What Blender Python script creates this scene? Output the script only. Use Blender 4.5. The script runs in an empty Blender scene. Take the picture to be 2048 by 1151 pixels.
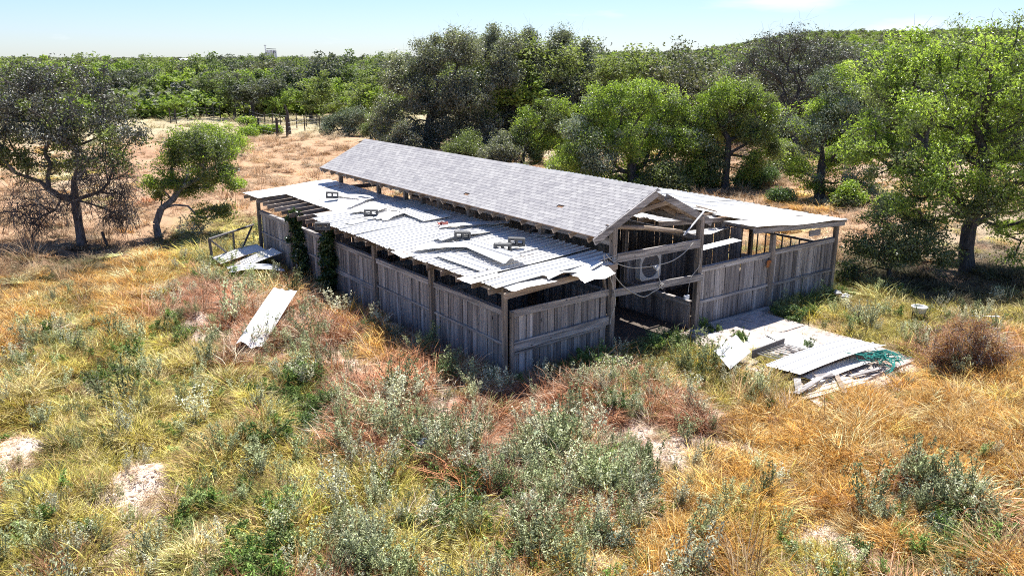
import bpy, math, random
import numpy as np
from mathutils import Vector, Matrix, Euler

# ------------------------------------------------------------------ camera, sky, sun
sc = bpy.context.scene
PITCH = math.atan(459.5/1632.0); YAW = math.radians(36.4); CAMH = 6.6
cam_d = bpy.data.cameras.new('camera'); cam = bpy.data.objects.new('camera', cam_d)
sc.collection.objects.link(cam); sc.camera = cam
cam_d.sensor_width = 36.0; cam_d.lens = 1632.0/2048*36; cam_d.clip_end = 9000; cam_d.clip_start = .1
cam.location = (0, 0, CAMH)
FW = Vector((math.sin(YAW)*math.cos(PITCH), math.cos(YAW)*math.cos(PITCH), -math.sin(PITCH)))
RT = Vector((math.cos(YAW), -math.sin(YAW), 0)); UP = RT.cross(FW)
cam.rotation_euler = FW.to_track_quat('-Z', 'Y').to_euler()
CAM = Vector((0, 0, CAMH))
SUN = Vector((0.42, 0.33, 1.0)).normalized()
w = bpy.data.worlds.new('World'); sc.world = w; w.use_nodes = True
nt = w.node_tree; nt.nodes.clear()
wo = nt.nodes.new('ShaderNodeOutputWorld'); bg = nt.nodes.new('ShaderNodeBackground')
sky = nt.nodes.new('ShaderNodeTexSky'); sky.sky_type = 'NISHITA'; sky.sun_disc = False
sky.sun_elevation = math.asin(SUN.z); sky.sun_rotation = math.atan2(SUN.x, SUN.y)
sky.air_density = 1.0; sky.dust_density = .25; sky.ozone_density = 3.0; sky.altitude = 200
bg.inputs['Strength'].default_value = 0.07
tc = nt.nodes.new('ShaderNodeTexCoord'); mp = nt.nodes.new('ShaderNodeMapping')
mp.inputs['Scale'].default_value = (4.0, 4.0, 22.0)
nz = nt.nodes.new('ShaderNodeTexNoise'); nz.inputs['Scale'].default_value = 1.3; nz.inputs['Detail'].default_value = 9
nz.inputs['Roughness'].default_value = .55
rp = nt.nodes.new('ShaderNodeValToRGB'); rp.color_ramp.elements[0].position = .66; rp.color_ramp.elements[1].position = .92
rp.color_ramp.elements[1].color = (.75, .75, .75, 1)
mx = nt.nodes.new('ShaderNodeMixRGB'); mx.inputs['Color2'].default_value = (8.5, 8.8, 9.4, 1)
L = nt.links.new
L(tc.outputs['Generated'], mp.inputs['Vector']); L(mp.outputs[0], nz.inputs['Vector']); L(nz.outputs['Fac'], rp.inputs['Fac'])
hz_ = nt.nodes.new('ShaderNodeMixRGB'); hz_.blend_type = 'MULTIPLY'; hz_.inputs['Fac'].default_value = 1.0; hz_.inputs['Color2'].default_value = (.80, .90, 1.16, 1)
L(sky.outputs[0], hz_.inputs['Color1']); L(hz_.outputs[0], mx.inputs['Color1'])
acc = None
for (cx_, cy_, rad_) in ((1790, 62, .10), (1600, 0, .13), (2040, -90, .25), (600, -160, .3), (-900, -120, .3), (3300, -60, .3)):
    dv = (FW*1632.0 + RT*(cx_-1024) - UP*(cy_-575.5)).normalized()
    sb = nt.nodes.new('ShaderNodeVectorMath'); sb.operation = 'SUBTRACT'; sb.inputs[1].default_value = dv; L(tc.outputs['Generated'], sb.inputs[0])
    ml = nt.nodes.new('ShaderNodeVectorMath'); ml.operation = 'MULTIPLY'; ml.inputs[1].default_value = (1, 1, 5.0); L(sb.outputs[0], ml.inputs[0])
    le = nt.nodes.new('ShaderNodeVectorMath'); le.operation = 'LENGTH'; L(ml.outputs[0], le.inputs[0])
    mr = nt.nodes.new('ShaderNodeMapRange'); mr.inputs['From Min'].default_value = rad_; mr.inputs['From Max'].default_value = 0; L(le.outputs['Value'], mr.inputs['Value'])
    if acc is None: acc = mr.outputs[0]
    else:
        ad = nt.nodes.new('ShaderNodeMath'); ad.operation = 'MAXIMUM'; L(acc, ad.inputs[0]); L(mr.outputs[0], ad.inputs[1]); acc = ad.outputs[0]
sm = nt.nodes.new('ShaderNodeMath'); sm.operation = 'MULTIPLY_ADD'; sm.inputs[1].default_value = .45; L(acc, sm.inputs[0]); L(nz.outputs['Fac'], sm.inputs[2])
L(sm.outputs[0], rp.inputs['Fac']); L(rp.outputs['Color'], mx.inputs['Fac']); L(mx.outputs[0], bg.inputs['Color']); L(bg.outputs[0], wo.inputs[0])
sd = bpy.data.lights.new('sun', 'SUN'); sd.energy = 5.0; sd.angle = math.radians(.53); sd.color = (1, .965, .90)
so = bpy.data.objects.new('sun', sd); sc.collection.objects.link(so); so.rotation_euler = (-SUN).to_track_quat('-Z', 'Y').to_euler()
so.location = (20, 20, 60)
vs = sc.view_settings; vs.view_transform = 'Standard'; vs.look = 'None'; vs.exposure = 1.0; vs.gamma = 1; vs.use_curve_mapping = False
sc.cycles.use_denoising = False; sc.cycles.filter_width = 1.05; sc.cycles.max_bounces = 6; sc.cycles.diffuse_bounces = 3; sc.cycles.transparent_max_bounces = 4

# ------------------------------------------------------------------ helpers
rnd = random.Random(7)
RNG = np.random.default_rng(11)
COL = sc.collection
def ray(x, y): return FW*1632.0 + RT*(x-1024) - UP*(y-575.5)
def at_z(x, y, z=0.0): r = ray(x, y); return CAM + r*((z-CAMH)/r.z)
def at_x(x, y, X): r = ray(x, y); return CAM + r*(X/r.x)
def at_y(x, y, Y): r = ray(x, y); return CAM + r*(Y/r.y)
def at_d(x, y, d): return CAM + ray(x, y)*(d/1632.0)
def depth(p): return (Vector(p)-CAM).dot(FW)

_ph = np.random.default_rng(5).uniform(0, 6.28, (3, 12)); _dr = np.random.default_rng(6).uniform(0, 6.28, 12)
def smooth(x, a, b):
    t = np.clip((x-a)/(b-a), 0, 1); return t*t*(3-2*t)
def fnoise(x, y, wl, k=0):
    s = 0
    for i in range(6):
        a = _dr[(i+k) % 12]; f = 6.283/wl*(0.6+.28*i)
        s = s + np.sin((x*np.cos(a)+y*np.sin(a))*f + _ph[k % 3, i] + 1.5*np.sin((x*np.sin(a)-y*np.cos(a))*f*.6+_ph[(k+1) % 3, i]))/(1+.35*i)
    return s/3.2
def gh(x, y):
    x = np.asarray(x, float); y = np.asarray(y, float)
    dx = np.maximum(np.maximum(8.6-x, x-22), 0); dy = np.maximum(np.maximum(7.2-y, y-28.5), 0)
    flat = smooth(np.hypot(dx, dy), .3, 3.5)
    h = flat*(0.10*fnoise(x, y, 4.0, 0) + .19*fnoise(x, y, 1.5, 1))
    # sandy spoil bank left of the long wall
    for (mx_, my_, r_, a_) in ((7.3, 17.2, 1.5, .28), (6.6, 20.5, 1.6, .22), (7.8, 13.4, 1.2, .22), (10.4, 10.6, 1.4, .20)):
        h = h + a_*np.exp(-((x-mx_)**2+(y-my_)**2)/(r_*r_))
    d = np.hypot(x, y); az = np.arctan2(x, y)
    h = h + smooth(d, 60, 260)*(.8*fnoise(x, y, 150, 2))
    h = h + 30*np.exp(-((d-1250)/420)**2)*smooth(az, math.radians(46), math.radians(57))
    h = h + 9*np.exp(-((d-1500)/400)**2)*smooth(az, math.radians(38), math.radians(44))
    return h
def ghf(x, y): return float(gh(x, y))

def tag(o, label=None, cat=None, group=None, kind=None):
    if label: o['label'] = label
    if cat: o['category'] = cat
    if group: o['group'] = group
    if kind: o['kind'] = kind
    return o
def empty(name, loc, label=None, cat=None, group=None, parent=None, rz=0):
    o = bpy.data.objects.new(name, None); COL.objects.link(o); o.empty_display_size = .2
    if parent: o.parent = parent; o.location = Vector(loc)-wloc(parent)
    else: o.location = loc
    o.rotation_euler = (0, 0, rz)
    return tag(o, label, cat, group)
def wloc(o):
    v = Vector(o.location)
    while o.parent: o = o.parent; v = v + Vector(o.location)
    return v
def obj(name, me, parent=None, loc=(0, 0, 0), rot=None, scale=None):
    o = bpy.data.objects.new(name, me); COL.objects.link(o)
    if parent: o.parent = parent; o.location = Vector(loc)-wloc(parent)
    else: o.location = loc
    if rot is not None: o.rotation_euler = rot
    if scale is not None: o.scale = scale
    return o

def fast_mesh(name, V, Fq, mat=None, attrs=None, smooth_=False):
    V = np.asarray(V, np.float32); Fq = np.asarray(Fq, np.int32); k = Fq.shape[1]
    me = bpy.data.meshes.new(name)
    me.vertices.add(len(V)); me.vertices.foreach_set('co', V.ravel())
    me.loops.add(Fq.size); me.loops.foreach_set('vertex_index', Fq.ravel())
    me.polygons.add(len(Fq)); me.polygons.foreach_set('loop_start', np.arange(0, Fq.size, k, dtype=np.int32))
    me.polygons.foreach_set('use_smooth', np.full(len(Fq), bool(smooth_)))
    me.update(calc_edges=True)
    if attrs:
        for n, (dom, typ, arr) in attrs.items():
            a = me.attributes.new(n, typ, dom)
            a.data.foreach_set('value' if typ == 'FLOAT' else 'vector' if typ == 'FLOAT_VECTOR' else 'color' if typ == 'FLOAT_COLOR' else 'value', np.asarray(arr).ravel())
    if mat: me.materials.append(mat)
    return me

class MB:
    """collects solid pieces in world coordinates; build() links them as ONE mesh object"""
    def __init__(s): s.v = []; s.f = []; s.m = []
    def add(s, vs_, fs, mi=0):
        b = len(s.v); s.v += [tuple(v) for v in vs_]
        for f in fs: s.f.append(tuple(b+i for i in f)); s.m.append(mi)
    def box(s, c, size, R=None, mi=0):
        hx, hy, hz = size[0]/2, size[1]/2, size[2]/2; c = Vector(c)
        P = [Vector((sx*hx, sy*hy, sz*hz)) for sz in (-1, 1) for sy in (-1, 1) for sx in (-1, 1)]
        if R is not None: P = [R @ p for p in P]
        s.add([c+p for p in P], [(0, 2, 3, 1), (4, 5, 7, 6), (0, 1, 5, 4), (2, 6, 7, 3), (0, 4, 6, 2), (1, 3, 7, 5)], mi)
    def beam(s, a, b, wd, ht, up=(0, 0, 1), mi=0):
        a = Vector(a); b = Vector(b); d = (b-a); l = d.length; d.normalize()
        side = d.cross(Vector(up)).normalized(); u = side.cross(d)
        R = Matrix((side, d, u)).transposed()
        s.box((a+b)/2, (wd, l, ht), R, mi)
    def tube(s, pts, rad, n=6, mi=0, caps=True):
        pts = [Vector(p) for p in pts]
        if not hasattr(rad, '__len__'): rad = [rad]*len(pts)
        rings = []; ref = Vector((0, 0, 1))
        for i, p in enumerate(pts):
            d = (pts[min(i+1, len(pts)-1)]-pts[max(i-1, 0)]).normalized()
            if abs(d.dot(ref)) > .95: r_ = Vector((1, 0, 0))
            else: r_ = ref
            a = d.cross(r_).normalized(); b = d.cross(a)
            rings.append([p + (a*math.cos(6.2832*k/n) + b*math.sin(6.2832*k/n))*rad[i] for k in range(n)])
        fs = []
        for i in range(len(pts)-1):
            for k in range(n): fs.append((i*n+k, i*n+(k+1) % n, (i+1)*n+(k+1) % n, (i+1)*n+k))
        if caps: fs.append(tuple(range(n))); fs.append(tuple((len(pts)-1)*n+k for k in reversed(range(n))))
        s.add([v for r in rings for v in r], fs, mi)
    def build(s, name, mat, parent=None, loc=None, smooth_=False):
        o_ = Vector(loc) if loc is not None else (wloc(parent) if parent else Vector((0, 0, 0)))
        me = bpy.data.meshes.new(name)
        me.from_pydata([tuple(Vector(v)-o_) for v in s.v], [], s.f)
        for m in (mat if isinstance(mat, (list, tuple)) else [mat]): me.materials.append(m)
        me.polygons.foreach_set('material_index', s.m)
        if smooth_: me.polygons.foreach_set('use_smooth', [True]*len(s.f))
        me.update()
        return obj(name, me, parent, o_)

# ------------------------------------------------------------------ materials
def newmat(name):
    m = bpy.data.materials.new(name); m.use_nodes = True; n = m.node_tree; n.nodes.clear()
    out = n.nodes.new('ShaderNodeOutputMaterial'); b = n.nodes.new('ShaderNodeBsdfPrincipled'); n.links.new(b.outputs[0], out.inputs[0])
    return m, n, b, out
def ramp(n, stops, fac=None):
    r = n.nodes.new('ShaderNodeValToRGB'); e = r.color_ramp.elements
    while len(e) < len(stops): e.new(.5)
    for el, (p, c) in zip(e, stops): el.position = p; el.color = (*c, 1)
    if fac is not None: n.links.new(fac, r.inputs[0])
    return r
def noise(n, scale, vec=None, detail=5, rough=.6):
    t = n.nodes.new('ShaderNodeTexNoise'); t.inputs['Scale'].default_value = scale; t.inputs['Detail'].default_value = detail; t.inputs['Roughness'].default_value = rough
    if vec is not None: n.links.new(vec, t.inputs['Vector'])
    return t
def mapping(n, scale, src='Object', rndoff=False):
    t = n.nodes.new('ShaderNodeTexCoord'); m = n.nodes.new('ShaderNodeMapping'); m.inputs['Scale'].default_value = scale
    n.links.new(t.outputs[src], m.inputs['Vector'])
    if rndoff:
        oi = n.nodes.new('ShaderNodeObjectInfo'); mu = n.nodes.new('ShaderNodeMath'); mu.operation = 'MULTIPLY'; mu.inputs[1].default_value = 53.0
        n.links.new(oi.outputs['Random'], mu.inputs[0]); cb = n.nodes.new('ShaderNodeCombineXYZ')
        for k in range(3): n.links.new(mu.outputs[0], cb.inputs[k])
        n.links.new(cb.outputs[0], m.inputs['Location'])
    return m
def mathn(n, op, a, b):
    m = n.nodes.new('ShaderNodeMath'); m.operation = op
    for i, v in enumerate((a, b)):
        if isinstance(v, (int, float)): m.inputs[i].default_value = v
        else: n.links.new(v, m.inputs[i])
    return m.outputs[0]
def mixc(n, fac, a, b, mode='MIX'):
    m = n.nodes.new('ShaderNodeMixRGB'); m.blend_type = mode
    for i, v in zip((0, 1, 2), (fac, a, b)):
        if isinstance(v, (int, float)): m.inputs[i].default_value = v
        elif isinstance(v, tuple): m.inputs[i].default_value = (*v, 1)
        else: n.links.new(v, m.inputs[i])
    return m.outputs[0]
def bump(n, b, h, strength=.4, dist=.01):
    bp = n.nodes.new('ShaderNodeBump'); bp.inputs['Strength'].default_value = strength; bp.inputs['Distance'].default_value = dist
    n.links.new(h, bp.inputs['Height']); n.links.new(bp.outputs[0], b.inputs['Normal'])

def wood(name, dark, mid, light, axis, tint=.35, rough=.85, knots=True):
    m, n, b, out = newmat(name)
    s = [22, 22, 22]; s[axis] = .9
    g = noise(n, 1.0, mapping(n, s, rndoff=True).outputs[0], 7, .65)
    s2 = [5, 5, 5]; s2[axis] = .8
    g2 = noise(n, 1.0, mapping(n, s2, rndoff=True).outputs[0], 4, .6)
    v = mathn(n, 'ADD', mathn(n, 'MULTIPLY', g.outputs[0], .65), mathn(n, 'MULTIPLY', g2.outputs[0], .35))
    r = ramp(n, [(.33, dark), (.47, mid), (.62, light)], v)
    oi = n.nodes.new('ShaderNodeObjectInfo')
    tn = ramp(n, [(0, (.62, .59, .58)), (.35, (.88, .86, .85)), (.6, (1.0, .95, .90)), (.8, (1.05, 1.02, 1.0)), (1, (1.35, 1.33, 1.32))], oi.outputs['Random'])
    c = mixc(n, tint*2, r.outputs[0], tn.outputs[0], 'MULTIPLY')
    if knots:
        s3 = [7.5, 7.5, 7.5]; s3[axis] = 3.0
        vo = n.nodes.new('ShaderNodeTexVoronoi'); vo.inputs['Scale'].default_value = 1; n.links.new(mapping(n, s3, rndoff=True).outputs[0], vo.inputs['Vector'])
        k = ramp(n, [(.05, (1, 1, 1)), (.13, (0, 0, 0))], vo.outputs['Distance'])
        c = mixc(n, k.outputs[0], c, tuple(x*.35 for x in dark))
    if name == 'weathered_boards':
        tcz = n.nodes.new('ShaderNodeTexCoord'); sx = n.nodes.new('ShaderNodeSeparateXYZ'); n.links.new(tcz.outputs['Object'], sx.inputs[0])
        zz = mathn(n, 'ADD', sx.outputs['Z'], mathn(n, 'MULTIPLY', mathn(n, 'SUBTRACT', g2.outputs[0], .5), .35))
        c = mixc(n, ramp(n, [(.02, (.7, .7, .7)), (.22, (0, 0, 0))], zz).outputs[0], c, (.075, .055, .04))
    n.links.new(c, b.inputs['Base Color']); b.inputs['Roughness'].default_value = rough
    bump(n, b, g.outputs[0], .5, .006)
    return m
GR = ((.06, .055, .055), (.24, .222, .215), (.50, .47, .45))
M = {}
M['wood_z'] = wood('weathered_boards', *GR, 2, .5)
M['wood_x'] = wood('weathered_beam_x', *GR, 0, .2)
M['wood_y'] = wood('weathered_beam_y', *GR, 1, .2)
M['post'] = wood('weathered_post', (.05, .042, .036), (.17, .145, .125), (.36, .31, .27), 2, .3)
M['raw'] = wood('brown_decking', (.10, .045, .02), (.23, .12, .06), (.36, .22, .12), 1, .2, knots=False)
M['rafter'] = wood('rafter_wood', (.07, .045, .03), (.24, .18, .13), (.42, .36, .30), 0, .3, knots=False)
M['bark'] = wood('bark', (.015, .012, .010), (.05, .043, .038), (.12, .105, .095), 2, .1, knots=False)
M['barkdead'] = wood('dead_bark', (.03, .024, .02), (.10, .08, .07), (.22, .19, .17), 2, .1, knots=False)
M['barkpale'] = wood('pale_bark', (.05, .045, .045), (.18, .165, .16), (.36, .33, .32), 2, .1, knots=False)

def metal(name, base, rust_amt, metallic=.35, rough=.42, dirt=.5):
    m, n, b, out = newmat(name)
    mpn = mapping(n, (1, 1, 1), 'Object', True)
    a = noise(n, 1.6, mpn.outputs[0], 8, .7); c_ = noise(n, 14, mpn.outputs[0], 5, .7)
    streak = noise(n, 1.0, mapping(n, (1.2, 9, 1), 'Object', True).outputs[0], 5, .6)
    col = mixc(n, mathn(n, 'MULTIPLY', streak.outputs[0], dirt), base, tuple(x*.62 for x in base))
    rm = ramp(n, [(max(.0, .72-rust_amt), (0, 0, 0)), (max(.02, .80-rust_amt*.9), (1, 1, 1))], mathn(n, 'ADD', mathn(n, 'MULTIPLY', a.outputs[0], .72), mathn(n, 'MULTIPLY', c_.outputs[0], .30)))
    rc = ramp(n, [(.3, (.10, .05, .03)), (.6, (.22, .17, .14))], c_.outputs[0])
    col = mixc(n, rm.outputs[0], col, rc.outputs[0])
    n.links.new(col, b.inputs['Base Color'])
    n.links.new(mathn(n, 'MULTIPLY', mathn(n, 'SUBTRACT', 1.0, rm.outputs[0]), metallic), b.inputs['Metallic'])
    n.links.new(mathn(n, 'ADD', rough, mathn(n, 'MULTIPLY', rm.outputs[0], .4)), b.inputs['Roughness'])
    bump(n, b, a.outputs[0], .25, .02)
    return m
M['tin'] = metal('galvanised_roof_sheet', (.82, .80, .76), .10, .10, .5)
M['tinrust'] = metal('worn_roof_sheet', (.82, .79, .74), .17, .08, .5)
M['tinwhite'] = metal('white_sheet', (.70, .70, .69), .02, .0, .5, .15)

def plain(name, c, rough=.8, var=.35, scale=8, metallic=0, bumps=.3):
    m, n, b, out = newmat(name); a = noise(n, scale, mapping(n, (1, 1, 1), 'Object', True).outputs[0], 7, .65)
    r = ramp(n, [(.3, tuple(x*(1-var) for x in c)), (.7, tuple(min(1, x*(1+var)) for x in c))], a.outputs[0])
    n.links.new(r.outputs[0], b.inputs['Base Color']); b.inputs['Roughness'].default_value = rough; b.inputs['Metallic'].default_value = metallic
    if bumps: bump(n, b, a.outputs[0], bumps, .01)
    return m
M['cinder'] = plain('cinder_block', (.10, .10, .098), .95, .3, 25)
M['concrete'] = plain('concrete', (.46, .39, .35), .95, .42, 5)
M['dark'] = plain('dark_paint', (.03, .03, .035), .6, .3)
M['steel'] = plain('old_steel', (.10, .09, .09), .6, .4, 20)
M['white'] = plain('white_plastic', (.72, .73, .75), .5, .08, 5, bumps=0)
M['cord'] = plain('cord', (.50, .47, .42), .7, .2, 10, bumps=0)
M['teal'] = plain('teal_netting', (.02, .22, .18), .8, .5, 30)
M['pink'] = plain('red_tarp_scrap', (.45, .16, .13), .7, .3, 20)
M['silo'] = plain('pale_silo', (.75, .73, .76), .7, .06, .2, bumps=0)
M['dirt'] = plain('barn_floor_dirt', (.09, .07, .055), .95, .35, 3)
M['wire'] = plain('fence_wire', (.25, .24, .23), .6, .1, 3, bumps=0)

def shingle_mat():
    m, n, b, out = newmat('asphalt_shingle')
    oi = n.nodes.new('ShaderNodeObjectInfo'); at = n.nodes.new('ShaderNodeAttribute'); at.attribute_name = 'v'
    rv = mathn(n, 'FRACT', mathn(n, 'ADD', mathn(n, 'MULTIPLY', oi.outputs['Random'], 7.3), at.outputs['Fac']), 0)
    r = ramp(n, [(0, (.27, .262, .27)), (.3, (.315, .305, .31)), (.6, (.34, .33, .33)), (1, (.385, .375, .37))], rv)
    g = noise(n, 60, mapping(n, (1, 1, 1), 'Object').outputs[0], 3, .7)
    geo = n.nodes.new('ShaderNodeNewGeometry'); big = noise(n, .9, geo.outputs['Position'], 5, .6)
    c = mixc(n, .5, r.outputs[0], ramp(n, [(.3, (.55, .55, .55)), (.7, (1.2, 1.2, 1.2))], g.outputs[0]).outputs[0], 'MULTIPLY')
    c = mixc(n, .6, c, ramp(n, [(.3, (.80, .79, .81)), (.7, (1.12, 1.11, 1.08))], big.outputs[0]).outputs[0], 'MULTIPLY')
    n.links.new(c, b.inputs['Base Color']); b.inputs['Roughness'].default_value = .9; bump(n, b, g.outputs[0], .4, .004)
    return m
M['shingle'] = shingle_mat()

def leaf_mat(name, stops, trans=.25, rough=.38, spec=.5, tint=False):
    """stops: ramp over the per-leaf attribute v; clump attribute c shifts it"""
    m, n, b, out = newmat(name)
    a = n.nodes.new('ShaderNodeAttribute'); a.attribute_name = 'v'
    a2 = n.nodes.new('ShaderNodeAttribute'); a2.attribute_name = 'c'
    f = mathn(n, 'ADD', mathn(n, 'MULTIPLY', a.outputs['Fac'], .5), mathn(n, 'MULTIPLY', a2.outputs['Fac'], .5))
    c = ramp(n, stops, f).outputs[0]
    if tint:
        oi = n.nodes.new('ShaderNodeObjectInfo')
        c = mixc(n, .7, c, ramp(n, [(0, (.65, .7, .6)), (.5, (1, 1, 1)), (1, (1.35, 1.25, 1.0))], oi.outputs['Random']).outputs[0], 'MULTIPLY')
    n.links.new(c, b.inputs['Base Color']); b.inputs['Roughness'].default_value = rough; b.inputs['Specular IOR Level'].default_value = spec
    t = n.nodes.new('ShaderNodeBsdfTranslucent'); mt = mixc(n, 1.0, c, (1.3, 1.5, .6), 'MULTIPLY'); n.links.new(mt, t.inputs['Color'])
    ms = n.nodes.new('ShaderNodeMixShader'); ms.inputs[0].default_value = trans
    n.links.new(b.outputs[0], ms.inputs[1]); n.links.new(t.outputs[0], ms.inputs[2]); n.links.new(ms.outputs[0], out.inputs[0])
    return m
LM = {
 'oak': leaf_mat('live_oak_leaves', [(.1, (.07, .075, .058)), (.45, (.18, .185, .14)), (.75, (.31, .31, .25)), (.95, (.55, .54, .48))], .32, .40, .6),  # palest stop paints white glints into the leaf colour
 'oakgrey': leaf_mat('grey_oak_leaves', [(.1, (.04, .044, .034)), (.5, (.12, .12, .095)), (.9, (.30, .29, .25))], .12, .45, .5),
 'green': leaf_mat('bright_green_leaves', [(.1, (.10, .14, .035)), (.45, (.25, .32, .065)), (.75, (.40, .48, .12)), (1, (.54, .58, .26))], .46),
 'mid': leaf_mat('mid_green_leaves', [(.1, (.07, .09, .04)), (.5, (.18, .21, .09)), (.9, (.34, .37, .21))], .38),
 'elm': leaf_mat('elm_leaves', [(.1, (.06, .075, .03)), (.5, (.16, .19, .07)), (.85, (.30, .32, .14)), (1, (.5, .47, .34))], .38),
 'far': leaf_mat('far_tree_leaves', [(.1, (.08, .10, .05)), (.5, (.19, .225, .10)), (.9, (.31, .35, .17))], .35, .6, .3, tint=True),
 'farbright': leaf_mat('far_bright_leaves', [(.1, (.11, .15, .04)), (.5, (.26, .33, .08)), (.9, (.38, .44, .13))], .35, .6, .3, tint=True),
 'fargrey': leaf_mat('far_grey_leaves', [(.1, (.07, .075, .06)), (.5, (.15, .155, .125)), (.9, (.28, .28, .23))], .25, .6, .3, tint=True),
 'silver': leaf_mat('silver_green_leaves', [(.1, (.09, .11, .07)), (.5, (.22, .26, .17)), (.9, (.44, .47, .38))], .15, .6, .3),
 'weed': leaf_mat('weed_leaves', [(.1, (.05, .09, .03)), (.5, (.12, .19, .06)), (.9, (.26, .34, .16))], .25, .5, .4),
 'rust': leaf_mat('red_brown_seed', [(.1, (.16, .08, .055)), (.5, (.40, .21, .14)), (.9, (.62, .40, .28))], .35, .8, .2),
 'vine': leaf_mat('ivy_leaves', [(.1, (.012, .025, .008)), (.5, (.03, .06, .015)), (.9, (.08, .13, .04))], .15, .35, .5),
}
def grass_mat(name, rough=.6, trans=.25):
    """blade colour comes from the per-tuft tint and the per-blade variation"""
    m, n, b, out = newmat(name)
    t = n.nodes.new('ShaderNodeAttribute'); t.attribute_type = 'INSTANCER'; t.attribute_name = 'tint'
    a = n.nodes.new('ShaderNodeAttribute'); a.attribute_name = 'v'
    r = ramp(n, [(0, (.26, .20, .15)), (.3, (.62, .58, .50)), (.7, (1.12, 1.10, 1.0)), (1, (1.8, 1.8, 1.7))], a.outputs['Fac'])
    c = mixc(n, 1.0, t.outputs['Color'], r.outputs[0], 'MULTIPLY')
    n.links.new(c, b.inputs['Base Color']); b.inputs['Roughness'].default_value = rough; b.inputs['Specular IOR Level'].default_value = .3
    tr = n.nodes.new('ShaderNodeBsdfTranslucent'); n.links.new(c, tr.inputs['Color'])
    ms = n.nodes.new('ShaderNodeMixShader'); ms.inputs[0].default_value = trans
    n.links.new(b.outputs[0], ms.inputs[1]); n.links.new(tr.outputs[0], ms.inputs[2]); n.links.new(ms.outputs[0], out.inputs[0])
    return m
M['grass'] = grass_mat('grass_blades'); M['weedinst'] = grass_mat('weed_leaf_blades', .75, .3)

# ------------------------------------------------------------------ ground cover map (what grows where)
# species: 0 golden dry grass, 1 yellow-green grass, 2 red-brown dead grass, 3 silver weeds, 4 green leafy weeds, 5 bare pale soil, 6 pale field, 7 litter with tree shade put into its dark colour
G, Yg, R_, Wd, Dg, B_, Fp, LtSh = range(8)
ANCH = []
def A(sp, *pts, w=1.0):
    for p in pts:
        q = at_z(p[0], p[1]); ANCH.append((q.x, q.y, sp, (p[2] if len(p) > 2 else 1.0)*w))
A(G, (30, 640), (60, 590), (200, 580), (250, 655), (700, 640), (600, 600), (820, 740), (950, 740), (1850, 800), (1980, 780), (1700, 900), (1900, 880), (1700, 985), (1950, 1000), (1350, 1090), (1500, 1110), (2000, 1110), (1550, 850), (1700, 820), (1620, 880), (1400, 1000), (1500, 990), (300, 530), (1600, 420), (1950, 940), (1780, 920), (1450, 930), (560, 610), (660, 630), (760, 720), (250, 570), (2030, 850), (1650, 960), (1800, 1090), (1550, 1060), (2040, 700), (350, 575))
A(Yg, (330, 560), (150, 650), (120, 720), (200, 720), (300, 700), (400, 730), (60, 830), (180, 840), (300, 820), (450, 800), (300, 900), (450, 900), (600, 920), (150, 900), (60, 1000), (150, 960), (550, 1000), (700, 1020), (50, 1090), (350, 1100), (600, 1100), (900, 1110), (1300, 730), (1400, 730), (1500, 760), (1250, 790), (1700, 615), (1750, 650), (1850, 650), (1750, 600), (1900, 640), (480, 480), (420, 470), (430, 530), (480, 520), (1120, 760), (500, 950), (380, 940), (700, 950), (850, 1100), (1480, 1040), (1600, 1120), (1620, 625), (960, 760), (470, 1050), (100, 1050), (1350, 720), (1150, 1140), (380, 510), (560, 1060), (1350, 780), (520, 860), (560, 750), (2030, 630))
A(R_, (430, 570), (400, 600), (350, 620), (560, 680), (640, 700), (600, 650), (480, 720), (700, 780), (750, 830), (690, 840), (780, 860), (1050, 800), (1100, 790), (1170, 800), (1080, 850), (1180, 850), (1130, 830), (720, 900), (1000, 790), (900, 720), (1300, 800), (850, 700), (500, 620), (1900, 690), (1960, 690), (1350, 830), (420, 630), (770, 800), (1230, 840))
A(Wd, (600, 740), (840, 900), (950, 930), (960, 860), (1080, 920), (1030, 890), (1220, 900), (1290, 900), (1260, 860), (1080, 1000), (1000, 960), (1250, 980), (1200, 1080), (1050, 1100), (750, 1120), (870, 860), (1160, 960), (130, 690), (1830, 1000), (1300, 960), (700, 1130), w=.42)
A(Dg, (600, 800), (640, 830), (950, 1010), (880, 1040), (1010, 1040), (420, 1030), (1220, 800), (1480, 670), (1290, 690), (1340, 680), (1420, 670), (1150, 740), (1570, 620), (1620, 600), (1880, 1090), (230, 730), (520, 1110), (920, 980), (1560, 600), (370, 660), (440, 560), w=.4)
A(B_, (420, 650), (630, 715), (730, 700), (660, 690), (800, 775), (850, 790), (880, 810), (830, 760), (760, 750), (1110, 830), (950, 850), (1340, 890), (1400, 880), (1430, 860), (1380, 900), (270, 1000), (320, 990), (290, 1030), (250, 960), (180, 1130), (230, 1110), (460, 1070), (1590, 1010), (1600, 1050), (1560, 980), (1490, 640), (1580, 660), (1780, 770), (1820, 780), (1700, 1120), (1450, 890), (60, 910), (20, 930), (1650, 670), (1980, 1080), (1420, 975), (1710, 1140), (1300, 880), (700, 720), (1610, 1000), w=2.2)
A(B_, (600, 660), (680, 735), (720, 760), (780, 800), (830, 800), (900, 800), (860, 840), (910, 850), (1000, 840), (1060, 830), (1150, 830), (740, 740), (450, 640), (400, 660), (1200, 870), (1300, 850), (330, 980), (350, 1010), (240, 1010), (120, 930), (480, 1050), w=1.6)
A(R_, (600, 625), (560, 640), (650, 670), (700, 700), (760, 790), (820, 830), (880, 860), (960, 800), (990, 830), (1050, 790), (1120, 800), (1180, 830), (1220, 790), (740, 860), (650, 720), (480, 640), (380, 590), (1100, 860), (860, 740), (520, 700), (900, 760), w=1.4)
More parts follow.
